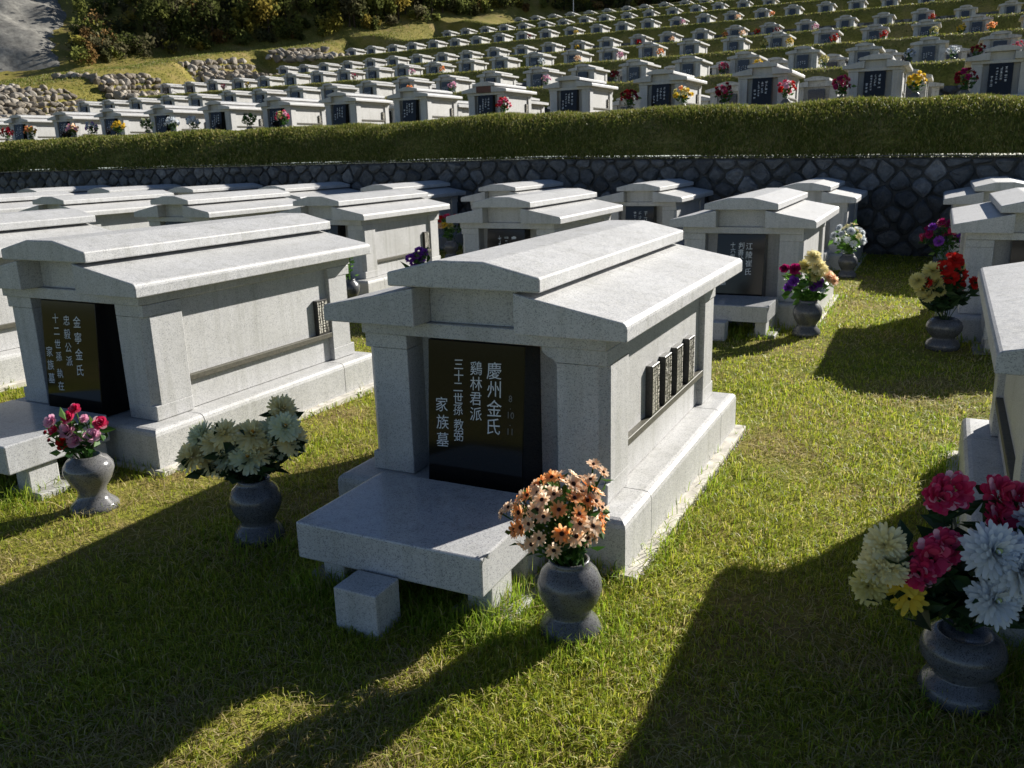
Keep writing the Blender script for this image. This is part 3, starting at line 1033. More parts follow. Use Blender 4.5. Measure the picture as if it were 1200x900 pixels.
boulder_wall('fourth and farthest boulder wall, just below the dark wood', (-81, 96.4), (-71, 95.5), 15.0, 17.0, 0.8)

# ------------------------------------------------------------------ vases
V1 = [(0.125, 0.0), (0.142, 0.012), (0.142, 0.04), (0.128, 0.075), (0.100, 0.105), (0.092, 0.122), (0.104, 0.145), (0.13, 0.185), (0.145, 0.235), (0.143, 0.275),
      (0.125, 0.318), (0.098, 0.345), (0.088, 0.36), (0.092, 0.374), (0.084, 0.38), (0.074, 0.374), (0.07, 0.33)]
V2 = [(0.125, 0.0), (0.145, 0.01), (0.145, 0.035), (0.135, 0.05), (0.10, 0.08), (0.082, 0.115), (0.088, 0.15), (0.125, 0.205), (0.148, 0.265), (0.145, 0.30),
      (0.12, 0.338), (0.09, 0.352), (0.082, 0.365), (0.076, 0.365), (0.07, 0.33)]
V3 = [(0.13, 0.0), (0.165, 0.02), (0.168, 0.06), (0.15, 0.10), (0.115, 0.125), (0.11, 0.14), (0.14, 0.165), (0.172, 0.215), (0.176, 0.255), (0.16, 0.30),
      (0.13, 0.325), (0.115, 0.335), (0.105, 0.335), (0.10, 0.29)]
VM = {'ball': MB().lathe(V1, 40).mesh('vase', 'granite_vase', smooth=True), 'tall': MB().lathe(V2, 36).mesh('vase', 'granite_vase_light', smooth=True),
      'squat': MB().lathe(V3, 40).mesh('vase', 'granite_vase', smooth=True), 'far': MB().lathe(V1[::2], 12).mesh('vase', 'granite_vase_light', smooth=True)}
GV = 'granite flower vases beside the tombs'
def vase(kind, loc, label, scale=1.0, tilt=(0, 0)):
    o = ob('vase', VM[kind], None, (loc[0], loc[1], loc[2]-0.008), (tilt[0], tilt[1], random.uniform(0, 6)), scale)
    return tag(o, label, 'vase', GV)

# ------------------------------------------------------------------ flower heads (unit radius, facing +z)
def petal_quads(q, a, elev, r0, r1, wd, curl=0.0, rr=random):
    """one petal: kite of two quads + tip, azimuth a, elevation elev (rad)"""
    ca, sa = math.cos(a), math.sin(a)
    def P(r, wv, h):
        x, z = r*math.cos(elev), r*math.sin(elev)+h
        return (x*ca-wv*sa, x*sa+wv*ca, z)
    rm = (r0+r1)/2
    v = [P(r0, -wd*0.35, 0), P(r0, wd*0.35, 0), P(rm, wd, curl*0.3), P(rm, -wd, curl*0.3), P(r1*0.93, wd*0.6, curl*0.75), P(r1*0.93, -wd*0.6, curl*0.75), P(r1, 0, curl)]
    q.add(v, [(0, 1, 2, 3), (3, 2, 4, 5), (5, 4, 6)])

def head_mesh(kind, mt, seed=0):
    rr = random.Random(seed)
    q = MB()
    if kind == 'daisy':
        for layer, (n, e, R_) in enumerate(((11, 0.18, 1.0), (9, 0.42, 0.86))):
            for k in range(n):
                petal_quads(q, 2*math.pi*(k+0.5*layer)/n+rr.uniform(-.1, .1), e+rr.uniform(-.12, .12), 0.1, R_*rr.uniform(0.88, 1.06), 0.17, rr.uniform(-.12, .1))
    elif kind == 'mum':
        for layer, (n, e, R_, wd) in enumerate(((20, -0.35, 0.92, 0.115), (24, -0.05, 1.0, 0.11), (24, 0.2, 1.0, 0.105), (22, 0.42, 0.98, 0.10), (20, 0.64, 0.94, 0.10), (16, 0.88, 0.88, 0.095), (12, 1.1, 0.82, 0.09), (8, 1.32, 0.76, 0.085))):
            for k in range(n):
                petal_quads(q, 2*math.pi*(k+0.5*layer)/n+rr.uniform(-.12, .12), e+rr.uniform(-.13, .13), 0.1, R_*rr.uniform(0.85, 1.08), wd, rr.uniform(-.12, .12))
    elif kind == 'carnation':
        for k in range(64):
            e = math.asin(rr.uniform(-0.15, 0.98))
            petal_quads(q, rr.uniform(0, 6.283), e, 0.3, rr.uniform(0.8, 1.02), rr.uniform(0.16, 0.26), rr.uniform(-.15, .15))
    elif kind == 'rose':
        for layer, (n, e, R_, wd) in enumerate(((6, 0.35, 0.95, 0.42), (5, 0.75, 0.95, 0.40), (5, 1.05, 0.95, 0.34), (4, 1.3, 0.9, 0.26))):
            for k in range(n):
                petal_quads(q, 2*math.pi*(k+0.5*layer)/n+rr.uniform(-.2, .2), e+rr.uniform(-.1, .1), 0.05, R_*rr.uniform(0.9, 1.05), wd, rr.uniform(-.05, .15))
    elif kind == 'puff':
        for k in range(26):
            e = math.asin(rr.uniform(-0.3, 0.98))
            petal_quads(q, rr.uniform(0, 6.283), e, 0.2, rr.uniform(0.8, 1.05), rr.uniform(0.25, 0.4), 0.0)
    return q.mesh('flower', mt)
HEART = {}
def heart_mesh(mt):
    if mt not in HEART:
        HEART[mt] = MB().lathe([(0.2, 0.06), (0.23, 0.13), (0.17, 0.24), (0.05, 0.28)] if mt == 'heart_dark' else [(0.05, 0.3), (0.10, 0.40), (0.08, 0.50), (0.03, 0.54)], 8).mesh('flower_heart', mt, smooth=True)
    return HEART[mt]
_heads = {}
def head(kind, mt, var=0):
    k = (kind, mt, var)
    if k not in _heads:
        _heads[k] = head_mesh(kind, mt, hash((kind, mt)) % 97 + var if False else (sum(map(ord, kind+mt))*7+var))
    return _heads[k]

RH = Vector((rt[0], rt[1], 0)).normalized()
FH = Vector((fw[0], fw[1], 0)).normalized()
def leaf_blob(base, heads, mt, n, seed, size=0.06, low=0.30):
    """stems and leaves filling the space below the flower heads"""
    rr = random.Random(seed)
    q = MB()
    for hp, hd, hr in heads:
        p0 = Vector((rr.uniform(-.03, .03), rr.uniform(-.03, .03), low))
        mid = (p0+hp)/2+Vector((rr.uniform(-.02, .02), rr.uniform(-.02, .02), 0.03))
        q.tube([p0, mid, hp], 0.006, 0.004, 4)
    for k in range(n):
        hp, hd, hr = heads[rr.randrange(len(heads))]
        t = rr.uniform(0.25, 0.98)
        c = Vector((0, 0, low+0.06)).lerp(hp, t)+Vector((rr.gauss(0, .03), rr.gauss(0, .03), rr.gauss(0, .02)-0.01))
        d = Vector((rr.gauss(0, 1), rr.gauss(0, 1), rr.uniform(-0.3, 0.9))).normalized()
        u = d.orthogonal().normalized()
        u.rotate(Matrix.Rotation(rr.uniform(0, 6.28), 3, d))
        L = size*rr.uniform(0.6, 1.3)
        wv = L*0.28
        nn = d.cross(u)*L*0.12
        q.add([c, c+d*L*0.45+u*wv+nn, c+d*L, c+d*L*0.45-u*wv+nn], [(0, 1, 2, 3)])
    return q.mesh('foliage', mt)

def bouquet(label, loc, spec, leaf='leaf', nleaf=60, seed=1, group='bouquets in the vases', leafsize=0.06, low=0.30):
    """spec: list of (pos(r,t,z) in view-right / toward-viewer / up, dir same frame, radius, kind, material, heart)"""
    rr = random.Random(seed)
    t = thing('bouquet', label, 'bouquet', loc, 0.0, group)
    hs = []
    for (r_, t_, z_), d_, R_, kind, mt, hr in spec:
        p = RH*r_ - FH*t_ + Vector((0, 0, z_))
        d = (RH*d_[0] - FH*d_[1] + Vector((0, 0, d_[2]))).normalized()
        hs.append((p, d, R_))
        rot = d.to_track_quat('Z', 'Y').to_euler()
        fl = ob('flower', head(kind, mt, rr.randint(0, 2)), t, tuple(p), rot, R_)
        if hr:
            ob('flower_heart', heart_mesh(hr), fl)
    ob('foliage', leaf_blob(loc, hs, leaf, nleaf, seed, leafsize, low), t)['kind'] = 'stuff'
    return t

def dome(n, rx, rz, zc, kinds, seed, rmin, rmax, drop=0.25, tilt=0.25, cx=0.0):
    rr = random.Random(seed)
    out = []
    for k in range(n):
        ga = k*2.39996+rr.uniform(-.2, .2)
        zz = 1-(k+0.5)/n*(1+drop)
        sq = math.sqrt(max(0.0, 1-zz*zz))
        d = (sq*math.cos(ga), sq*math.sin(ga), zz)
        f_ = rr.uniform(0.78, 1.06)
        kd = kinds[rr.randrange(len(kinds))]
        out.append(((cx+d[0]*rx*f_, d[1]*rx*f_, zc+d[2]*rz*f_), (d[0]+rr.uniform(-tilt, tilt), d[1]+rr.uniform(-tilt, tilt)+0.15, d[2]*0.8+0.25+rr.uniform(-tilt, tilt)), rr.uniform(rmin, rmax), kd[0], kd[1], kd[2]))
    return out

# centre tomb, right vase: orange daisies
p = (0.847, -0.609, lz(0.847, -0.6))
vase('ball', p, 'dark ball-shaped granite vase holding the orange daisies')
sp = dome(66, 0.20, 0.19, 0.575, [('daisy', 'p_orange', 'heart_dark'), ('daisy', 'p_peach', 'heart_dark'), ('daisy', 'p_peach', 'heart_dark')], 4, 0.038, 0.05, 0.55, 0.3, -0.035)
sp += [((-0.26, 0.0, 0.62), (-0.6, 0.3, 0.6), 0.036, 'daisy', 'p_peach', 'heart_dark'), ((-0.29, 0.02, 0.60), (-0.8, 0.2, 0.4), 0.03, 'daisy', 'p_peach', 'heart_dark'),
       ((0.11, -0.02, 0.80), (0.2, 0.3, 0.8), 0.036, 'daisy', 'p_peach', 'heart_dark'), ((0.15, 0.0, 0.77), (0.5, 0.3, 0.6), 0.034, 'daisy', 'p_peach', 'heart_dark'), ((0.09, 0.05, 0.76), (0.1, 0.6, 0.7), 0.034, 'daisy', 'p_peach', 'heart_dark')]
bouquet('bouquet of orange and peach daisies with dark centres beside the centre tomb', p, sp, 'leaf', 320, 8, leafsize=0.055)
# centre tomb, left vase: pale mums
p = (-1.159, -0.414, lz(-1.159, -0.4))
vase('ball', p, 'dark granite vase in shade left of the centre tomb, holding pale yellow flowers', 1.0)
sp = []
rr = random.Random(3)
for (r_, z_) in [(-0.24, 0.54), (-0.17, 0.60), (-0.20, 0.48), (-0.15, 0.46), (0.01, 0.52), (-0.31, 0.52), (-0.10, 0.66), (-0.11, 0.52), (-0.03, 0.60), (0.04, 0.64), (0.07, 0.55), (0.19, 0.76), (0.24, 0.70), (0.17, 0.66), (0.25, 0.61), (0.14, 0.55), (-0.26, 0.62)]:
    sp.append(((r_, rr.uniform(-0.06, 0.12), z_), (r_*2+rr.uniform(-.3, .3), 0.5+rr.uniform(-.3, .3), 0.4+rr.uniform(-.2, .5)), rr.uniform(0.088, 0.108), 'mum', rr.choice(['p_cream', 'p_palegreen', 'p_cream']), 'heart_orange'))
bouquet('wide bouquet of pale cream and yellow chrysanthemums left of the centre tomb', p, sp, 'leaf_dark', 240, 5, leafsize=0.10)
# left tomb, right vase: pink roses
p = (-2.437, -0.497, lz(-2.437, -0.5))
vase('tall', p, 'glossy grey granite vase before the left tomb, holding pink roses')
sp = []
for r_, z_, mt, R_ in [(-0.12, 0.60, 'p_rose', 0.055), (-0.02, 0.62, 'p_pink', 0.05), (0.0, 0.66, 'p_pink', 0.045), (0.14, 0.57, 'p_pink', 0.055), (-0.13, 0.53, 'p_pink', 0.05), (-0.05, 0.53, 'p_rose', 0.068),
                       (-0.09, 0.45, 'p_red', 0.055), (-0.02, 0.46, 'p_rose', 0.062), (0.06, 0.47, 'p_rose', 0.058), (0.11, 0.51, 'p_rose', 0.055), (0.05, 0.60, 'p_rose', 0.035), (-0.2, 0.52, 'p_darkred', 0.018), (-0.17, 0.48, 'p_darkred', 0.016)]:
    sp.append(((r_, rr.uniform(0.0, 0.1), z_), (r_*3, 0.7, 0.6), R_, 'rose', mt, None))
bouquet('small bouquet of pink roses and red buds before the left tomb', p, sp, 'leaf', 130, 6, leafsize=0.085)
# right tomb, left vase: white, pink, cream
p = (2.416, -0.412, lz(2.416, -0.4))
vase('squat', p, 'squat dark granite vase in shade at the right edge, holding white and pink flowers', 0.88)
sp = []
for r_, t_, z_, R_, kind, mt, hr in [(-0.03, 0.16, 0.70, 0.115, 'mum', 'p_white', 'heart_green'), (0.05, 0.2, 0.64, 0.12, 'mum', 'p_white', 'heart_green'), (0.13, 0.15, 0.66, 0.12, 'mum', 'p_white', 'heart_green'),
                                     (-0.03, 0.2, 0.53, 0.10, 'mum', 'p_white', 'heart_green'), (0.02, 0.18, 0.58, 0.09, 'mum', 'p_white', 'heart_green'), (0.18, 0.2, 0.58, 0.095, 'mum', 'p_white', 'heart_green'), (0.25, 0.12, 0.62, 0.12, 'mum', 'p_white', 'heart_green'), (0.24, 0.18, 0.47, 0.12, 'mum', 'p_white', 'heart_green'), (0.22, 0.0, 0.75, 0.11, 'mum', 'p_white', 'heart_green'),
                                     (-0.19, 0.05, 0.63, 0.085, 'carnation', 'p_pink', None), (-0.24, 0.07, 0.58, 0.07, 'carnation', 'p_pink', None), (-0.13, 0.03, 0.66, 0.08, 'carnation', 'p_pink', None),
                                     (-0.07, -0.08, 0.84, 0.085, 'carnation', 'p_pink', None), (-0.12, -0.06, 0.82, 0.07, 'carnation', 'p_pink', None), (0.10, -0.06, 0.82, 0.09, 'carnation', 'p_pink', None), (0.17, -0.05, 0.80, 0.085, 'carnation', 'p_pink', None), (0.09, -0.02, 0.74, 0.075, 'carnation', 'p_pink', None),
                                     (-0.34, 0.0, 0.66, 0.085, 'mum', 'p_cream', None), (-0.37, 0.02, 0.58, 0.085, 'mum', 'p_cream', None), (-0.40, 0.03, 0.51, 0.075, 'mum', 'p_paleyellow', None), (-0.33, 0.05, 0.59, 0.07, 'mum', 'p_cream', None),
                                     (-0.27, 0.08, 0.48, 0.07, 'daisy', 'p_yellow', None), (-0.30, 0.06, 0.52, 0.06, 'daisy', 'p_yellow', None)]:
    sp.append(((r_, t_, z_), (r_*1.6, 0.75, 0.45), R_, kind, mt, hr))
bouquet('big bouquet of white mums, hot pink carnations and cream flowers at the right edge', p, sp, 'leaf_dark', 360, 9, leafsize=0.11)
# second row, behind the centre: purple, cream, orange
p = (0.86, 6.66, lz(0.86, 6.66))
vase('ball', p, 'dark granite vase at the corner of the second row tomb behind the centre', 1.15)
sp = []
for r_, z_, R_, kind, mt in [(-0.30, 0.80, 0.07, 'rose', 'p_magenta'), (-0.19, 0.79, 0.085, 'rose', 'p_magenta'), (-0.22, 0.66, 0.08, 'rose', 'p_purple'), (-0.08, 0.60, 0.06, 'rose', 'p_white'), (0.11, 0.55, 0.06, 'rose', 'p_white'), (-0.16, 0.70, 0.07, 'rose', 'p_magenta'), (0.02, 0.58, 0.08, 'rose', 'p_purple'), (0.07, 0.63, 0.08, 'rose', 'p_purple'), (-0.24, 0.57, 0.07, 'rose', 'p_purple'),
                             (0.0, 0.93, 0.10, 'mum', 'p_cream'), (0.05, 0.82, 0.11, 'mum', 'p_cream'), (-0.05, 0.82, 0.10, 'mum', 'p_paleyellow'), (0.03, 0.72, 0.09, 'mum', 'p_paleyellow'), (0.2, 0.70, 0.08, 'mum', 'p_peach'), (0.25, 0.66, 0.07, 'mum', 'p_peach'), (0.13, 0.78, 0.08, 'mum', 'p_cream')]:
    sp.append(((r_, rr.uniform(0, 0.12), z_), (r_*2, 0.7, 0.5), R_, kind, mt, None))
bouquet('purple, cream and peach bouquet at the corner of the tomb behind the centre', p, sp, 'leaf_bright', 200, 10, leafsize=0.12)
# third row by the wall: small white
p = (0.777, 12.14, lz(0.777, 12.1))
vase('ball', p, 'granite vase under the small white bouquet near the stone wall', 1.1)
bouquet('small white and pale green bouquet near the stone wall', p, dome(20, 0.25, 0.26, 0.66, [('daisy', 'p_white', 'heart_green'), ('mum', 'p_white', None), ('daisy', 'p_cream', 'heart_green')], 12, 0.06, 0.085, 0.3), 'leaf_bright', 140, 12, leafsize=0.12)
# right column second row: red and yellow
p = (2.31, 6.42, lz(2.31, 6.42))
vase('squat', p, 'pale squat granite vase holding the red and yellow bouquet', 1.05)
sp = []
for r_, z_, R_, kind, mt in [(-0.01, 0.98, 0.10, 'carnation', 'p_red'), (-0.10, 0.90, 0.10, 'carnation', 'p_red'), (0.04, 0.86, 0.10, 'carnation', 'p_red'), (0.12, 0.80, 0.09, 'carnation', 'p_red'), (-0.02, 0.78, 0.09, 'carnation', 'p_red'), (0.20, 0.73, 0.08, 'carnation', 'p_red'), (0.10, 0.70, 0.08, 'carnation', 'p_red'), (-0.26, 0.75, 0.07, 'carnation', 'p_red'), (0.02, 0.94, 0.09, 'carnation', 'p_red'),
                             (-0.34, 0.76, 0.10, 'mum', 'p_paleyellow'), (-0.20, 0.86, 0.11, 'mum', 'p_paleyellow'), (-0.28, 0.66, 0.09, 'mum', 'p_paleyellow'), (-0.16, 0.74, 0.09, 'mum', 'p_paleyellow'), (-0.24, 0.60, 0.08, 'mum', 'p_paleyellow'), (0.10, 0.90, 0.05, 'mum', 'p_paleyellow'), (-0.12, 0.65, 0.08, 'mum', 'p_paleyellow')]:
    sp.append(((r_, rr.uniform(-0.02, 0.12), z_), (r_*2, 0.7, 0.5), R_, kind, mt, None))
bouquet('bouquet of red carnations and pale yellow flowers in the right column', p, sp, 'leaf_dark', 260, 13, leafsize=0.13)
# right column third row: magenta
p = (2.245, 12.18, lz(2.245, 12.18))
vase('squat', p, 'granite vase holding the magenta bouquet near the stone wall', 1.05)
bouquet('magenta and dark pink bouquet near the stone wall', p, dome(17, 0.3, 0.27, 0.72, [('carnation', 'p_magenta', None), ('carnation', 'p_pink', None), ('carnation', 'p_magenta', None), ('carnation', 'p_purple', None)], 15, 0.075, 0.10, 0.4), 'leaf', 110, 15, leafsize=0.12)
# second row, left of the centre roof: purple
p = (-4.33, 6.5, lz(-4.33, 6.5))
vase('ball', p, 'granite vase hidden behind the centre roof under the purple flowers', 1.1)
sp = [((r_, 0.05, z_), (r_, 0.6, 0.6), R_, 'carnation', 'p_purple', None) for r_, z_, R_ in [(-0.18, 0.76, 0.085), (-0.10, 0.79, 0.08), (-0.05, 0.86, 0.08), (0.02, 0.84, 0.07), (-0.13, 0.70, 0.08), (-0.02, 0.75, 0.08)]]
bouquet('purple flowers with a long leaf peeping over the centre roof', p, sp, 'leaf', 60, 16, leafsize=0.16)
# second row, left: yellow buds
p = (-5.66, 6.5, lz(-5.66, 6.5))
vase('ball', p, 'dark round granite vase seen between the left and centre roofs', 1.1)
sp = [((r_, 0.05, z_), (r_, 0.6, 0.6), R_, 'rose', 'p_yellow', None) for r_, z_, R_ in [(0.0, 0.80, 0.06), (0.05, 0.78, 0.05), (-0.03, 0.74, 0.05)]]
bouquet('few yellow flowers on green stems between the left and centre roofs', p, sp, 'leaf_bright', 50, 17, leafsize=0.11)
# third row: red and yellow in the gap
p = (-7.4, 12.5, lz(-7.4, 12.5))
vase('ball', p, 'granite vase under the red and yellow bouquet in the third row', 1.1)
sp = [((r_, 0.05, z_), (r_, 0.6, 0.6), R_, 'carnation', mt, None) for r_, z_, R_, mt in [(-0.2, 0.86, 0.10, 'p_red'), (-0.05, 0.90, 0.10, 'p_pink'), (0.12, 0.88, 0.10, 'p_red'), (0.24, 0.82, 0.09, 'p_darkred'), (-0.12, 0.74, 0.09, 'p_yellow'), (0.0, 0.72, 0.09, 'p_paleyellow'), (-0.2, 0.72, 0.08, 'p_peach')]]
bouquet('red and yellow bouquet in the gap before the third row tombs', p, sp, 'leaf', 60, 18, leafsize=0.13)

# ------------------------------------------------------------------ bouquets on the upper terraces
def ground_hit(u, Y, v):
    # where along the row line y = Y a thing stands, from its bearing
    d = fw + RV*((u-600.0)/FPX) - UV*((v-450.0)/FPX)
    return CAM[0] + d[0]*(Y-CAM[1])/d[1]
FAR_LEAF = {}
def far_bouquet(label, loc, mats, seed, group, big=1.0, nf=11):
    t = thing('bouquet', label, 'bouquet', loc, 0.0, group)
    hs = []
    for s_ in dome(nf, 0.24*big, 0.24*big, 0.68, [('puff', m_, None) for m_ in mats], seed, 0.085*big, 0.12*big, 0.2):
        (r_, t_, z_), d_, R_, kind, mt, hr = s_
        pp = RH*r_ - FH*t_ + Vector((0, 0, z_))
        d = (RH*d_[0] - FH*d_[1] + Vector((0, 0, d_[2]))).normalized()
        hs.append((pp, d, R_))
        ob('flower', head(kind, mt, seed % 3), t, tuple(pp), d.to_track_quat('Z', 'Y').to_euler(), R_)
    k = seed % 4
    if (k, big) not in FAR_LEAF:
        FAR_LEAF[(k, big)] = leaf_blob(loc, hs, 'leaf', 46, 500+k, 0.14)
    ob('foliage', FAR_LEAF[(k, big)], t)['kind'] = 'stuff'
    return t
GB = 'bouquets on the upper terraces'
T1F = [(8, ['p_darkred', 'p_red'], 'dark red'), (36, ['p_orange', 'p_yellow'], 'orange'), (85, ['p_rose', 'p_peach'], 'dusky pink'), (107, ['p_purple', 'p_paleblue'], 'violet'), (139, ['p_yellow'], 'bright yellow'),
       (173, ['p_palegreen', 'leaf'], 'grey-green'), (202, ['p_white', 'p_palegreen'], 'white and green'), (226, ['p_paleblue', 'p_white'], 'pale blue-white'), (292, ['leaf', 'leaf_bright'], 'leafy green'), (332, ['p_pink', 'p_paleyellow', 'p_rose'], 'pink and yellow'),
       (590, ['p_red', 'p_pink'], 'red-pink'), (737, ['p_darkred', 'p_red'], 'deep red'), (800, ['p_yellow', 'p_orange', 'p_paleyellow'], 'yellow and orange'), (848, ['p_pink', 'p_darkred'], 'crimson'), (921, ['p_pink', 'p_red', 'p_rose'], 'pink and red'),
       (985, ['p_pink', 'p_magenta'], 'rose-red'), (1072, ['p_yellow'], 'golden yellow'), (1130, ['p_darkred', 'p_magenta'], 'wine red')]
for i, (u, mats, cname) in enumerate(T1F):
    Y = 23.75
    x = ground_hit(u, Y, 156-u*0.043)
    vase('far', (x, Y, 3.02), 'granite vase under the %s bouquet on the first upper terrace' % cname, 1.1)
    far_bouquet('%s bouquet before the tombs right above the grass bank' % cname, (x, Y, 3.02), mats, 40+i, GB)
UPF = [(1, 47.0, 5.7, [(720, 'p_darkred', 'dark red'), (848, 'p_pink', 'crimson'), (640, 'p_rose', 'pink'), (1117, 'p_white', 'white'), (1066, 'p_paleblue', 'pale blue'), (1146, 'p_darkred', 'wine red'), (1193, 'p_pink', 'bright pink'), (888, 'p_yellow', 'yellow and violet'), (965, 'p_paleyellow', 'pale yellow'), (530, 'p_rose', 'pale pink'), (480, 'p_orange', 'orange')]),
       (2, 63.1, 8.45, [(1036, 'p_red', 'red'), (1095, 'p_paleyellow', 'pale yellow'), (1127, 'p_yellow', 'yellow'), (1162, 'p_orange', 'orange-red'), (978, 'p_red', 'bright red'), (925, 'p_yellow', 'golden'), (896, 'p_paleyellow', 'lemon'), (774, 'p_orange', 'orange'), (727, 'p_rose', 'pink'), (677, 'p_peach', 'peach'), (635, 'p_white', 'white'), (518, 'p_orange', 'amber'), (483, 'p_rose', 'rose'), (415, 'p_pink', 'crimson'), (290, 'p_yellow', 'saffron'), (262, 'p_pink', 'dark pink')]),
       (3, 82.0, 11.53, [(1093, 'p_red', 'red'), (956, 'p_rose', 'pink'), (910, 'p_darkred', 'dark red'), (870, 'p_peach', 'peach'), (888, 'p_red', 'bright red'), (748, 'p_red', 'crimson'), (787, 'p_peach', 'salmon'), (676, 'p_yellow', 'yellow'), (850, 'p_orange', 'orange')]),
       (4, 97.1, 15.0, [(865, 'p_peach', 'peach'), (905, 'p_orange', 'orange'), (800, 'p_rose', 'pink'), (675, 'p_yellow', 'yellow'), (620, 'p_darkred', 'dark red')])]
sd = 90
for idx, Y, z, lst in UPF:
    for u, mt, cname in lst:
        x = ground_hit(u, Y, {1: 129-u*0.058, 2: 122-u*0.079, 3: 136-u*0.114, 4: 105-u*0.105}[idx])
        sd += 1
        vase('far', (x, Y, z), 'tiny vase under the %s flowers on the %s upper terrace' % (cname, ORD[idx]), 1.1)
        far_bouquet('tiny %s bouquet among the tombs of the %s upper terrace' % (cname, ORD[idx]), (x, Y, z), [mt], sd, GB, 1.1, 8)

# ------------------------------------------------------------------ gravel strips along the plinths
def gravel(segs):
    q = MB()
    rr = random.Random(5)
    for x0, x1, y0, y1, n in segs:
        for _ in range(n):
            x, y_ = rr.uniform(x0, x1), rr.uniform(y0, y1)
            r = rr.uniform(0.006, 0.015)
            z = lz(x, y_)+r*0.4+0.006
            a = rr.uniform(0, 6.28)
            v = [(x+r*math.cos(a+k*1.57), y_+r*math.sin(a+k*1.57), z+rr.uniform(-.2, .2)*r) for k in range(4)] + [(x, y_, z+r*0.75), (x, y_, z-r*0.7)]
            q.add(v, [(0, 1, 4), (1, 2, 4), (2, 3, 4), (3, 0, 4), (1, 0, 5), (2, 1, 5), (3, 2, 5), (0, 3, 5)])
    o = ob('gravel', q.mesh('gravel', 'pebble'))
    tag(o, 'strips of pale gravel along the feet of the tomb plinths', 'gravel', None, 'stuff')
gravel([(0.895, 0.985, 0.02, 2.68, 1500), (0.3, 0.9, 2.58, 2.68, 150), (-2.54, -2.45, 0.2, 2.8, 1100), (0.84, 0.93, 7.2, 9.7, 500), (-5.72, -5.63, 7.2, 9.7, 400)])

# ------------------------------------------------------------------ grass
def blades(P, L, Wb, lean, seed, mt, name):
    """P (n,3) roots, L length, Wb width: bent three-triangle blades"""
    r = np.random.default_rng(seed)
    n = len(P)
    a = r.uniform(0, 2*np.pi, n)
    b = r.uniform(0, 2*np.pi, n)
    side = np.stack([np.cos(a), np.sin(a), np.zeros(n)], 1)
    ln = np.abs(r.normal(0, lean, n))[:, None]
    ld = np.stack([np.cos(b), np.sin(b), np.zeros(n)], 1)
    upv = np.array([0, 0, 1.0])
    mid = P + (upv*0.62 + ld*ln*0.35)*L[:, None]
    tip = P + (upv*(1.0-np.clip(ln, 0, 1.2)*0.35) + ld*ln)*L[:, None]
    hw = (Wb/2)[:, None]
    v = np.stack([P-side*hw, P+side*hw, mid+side*hw*0.8, mid-side*hw*0.8, tip], 1).reshape(-1, 3)
    i = np.arange(n)[:, None]*5
    return fast_mesh(name, v, [i+np.array([[0, 1, 2, 3]]), i+np.array([[3, 2, 4]])], mt)

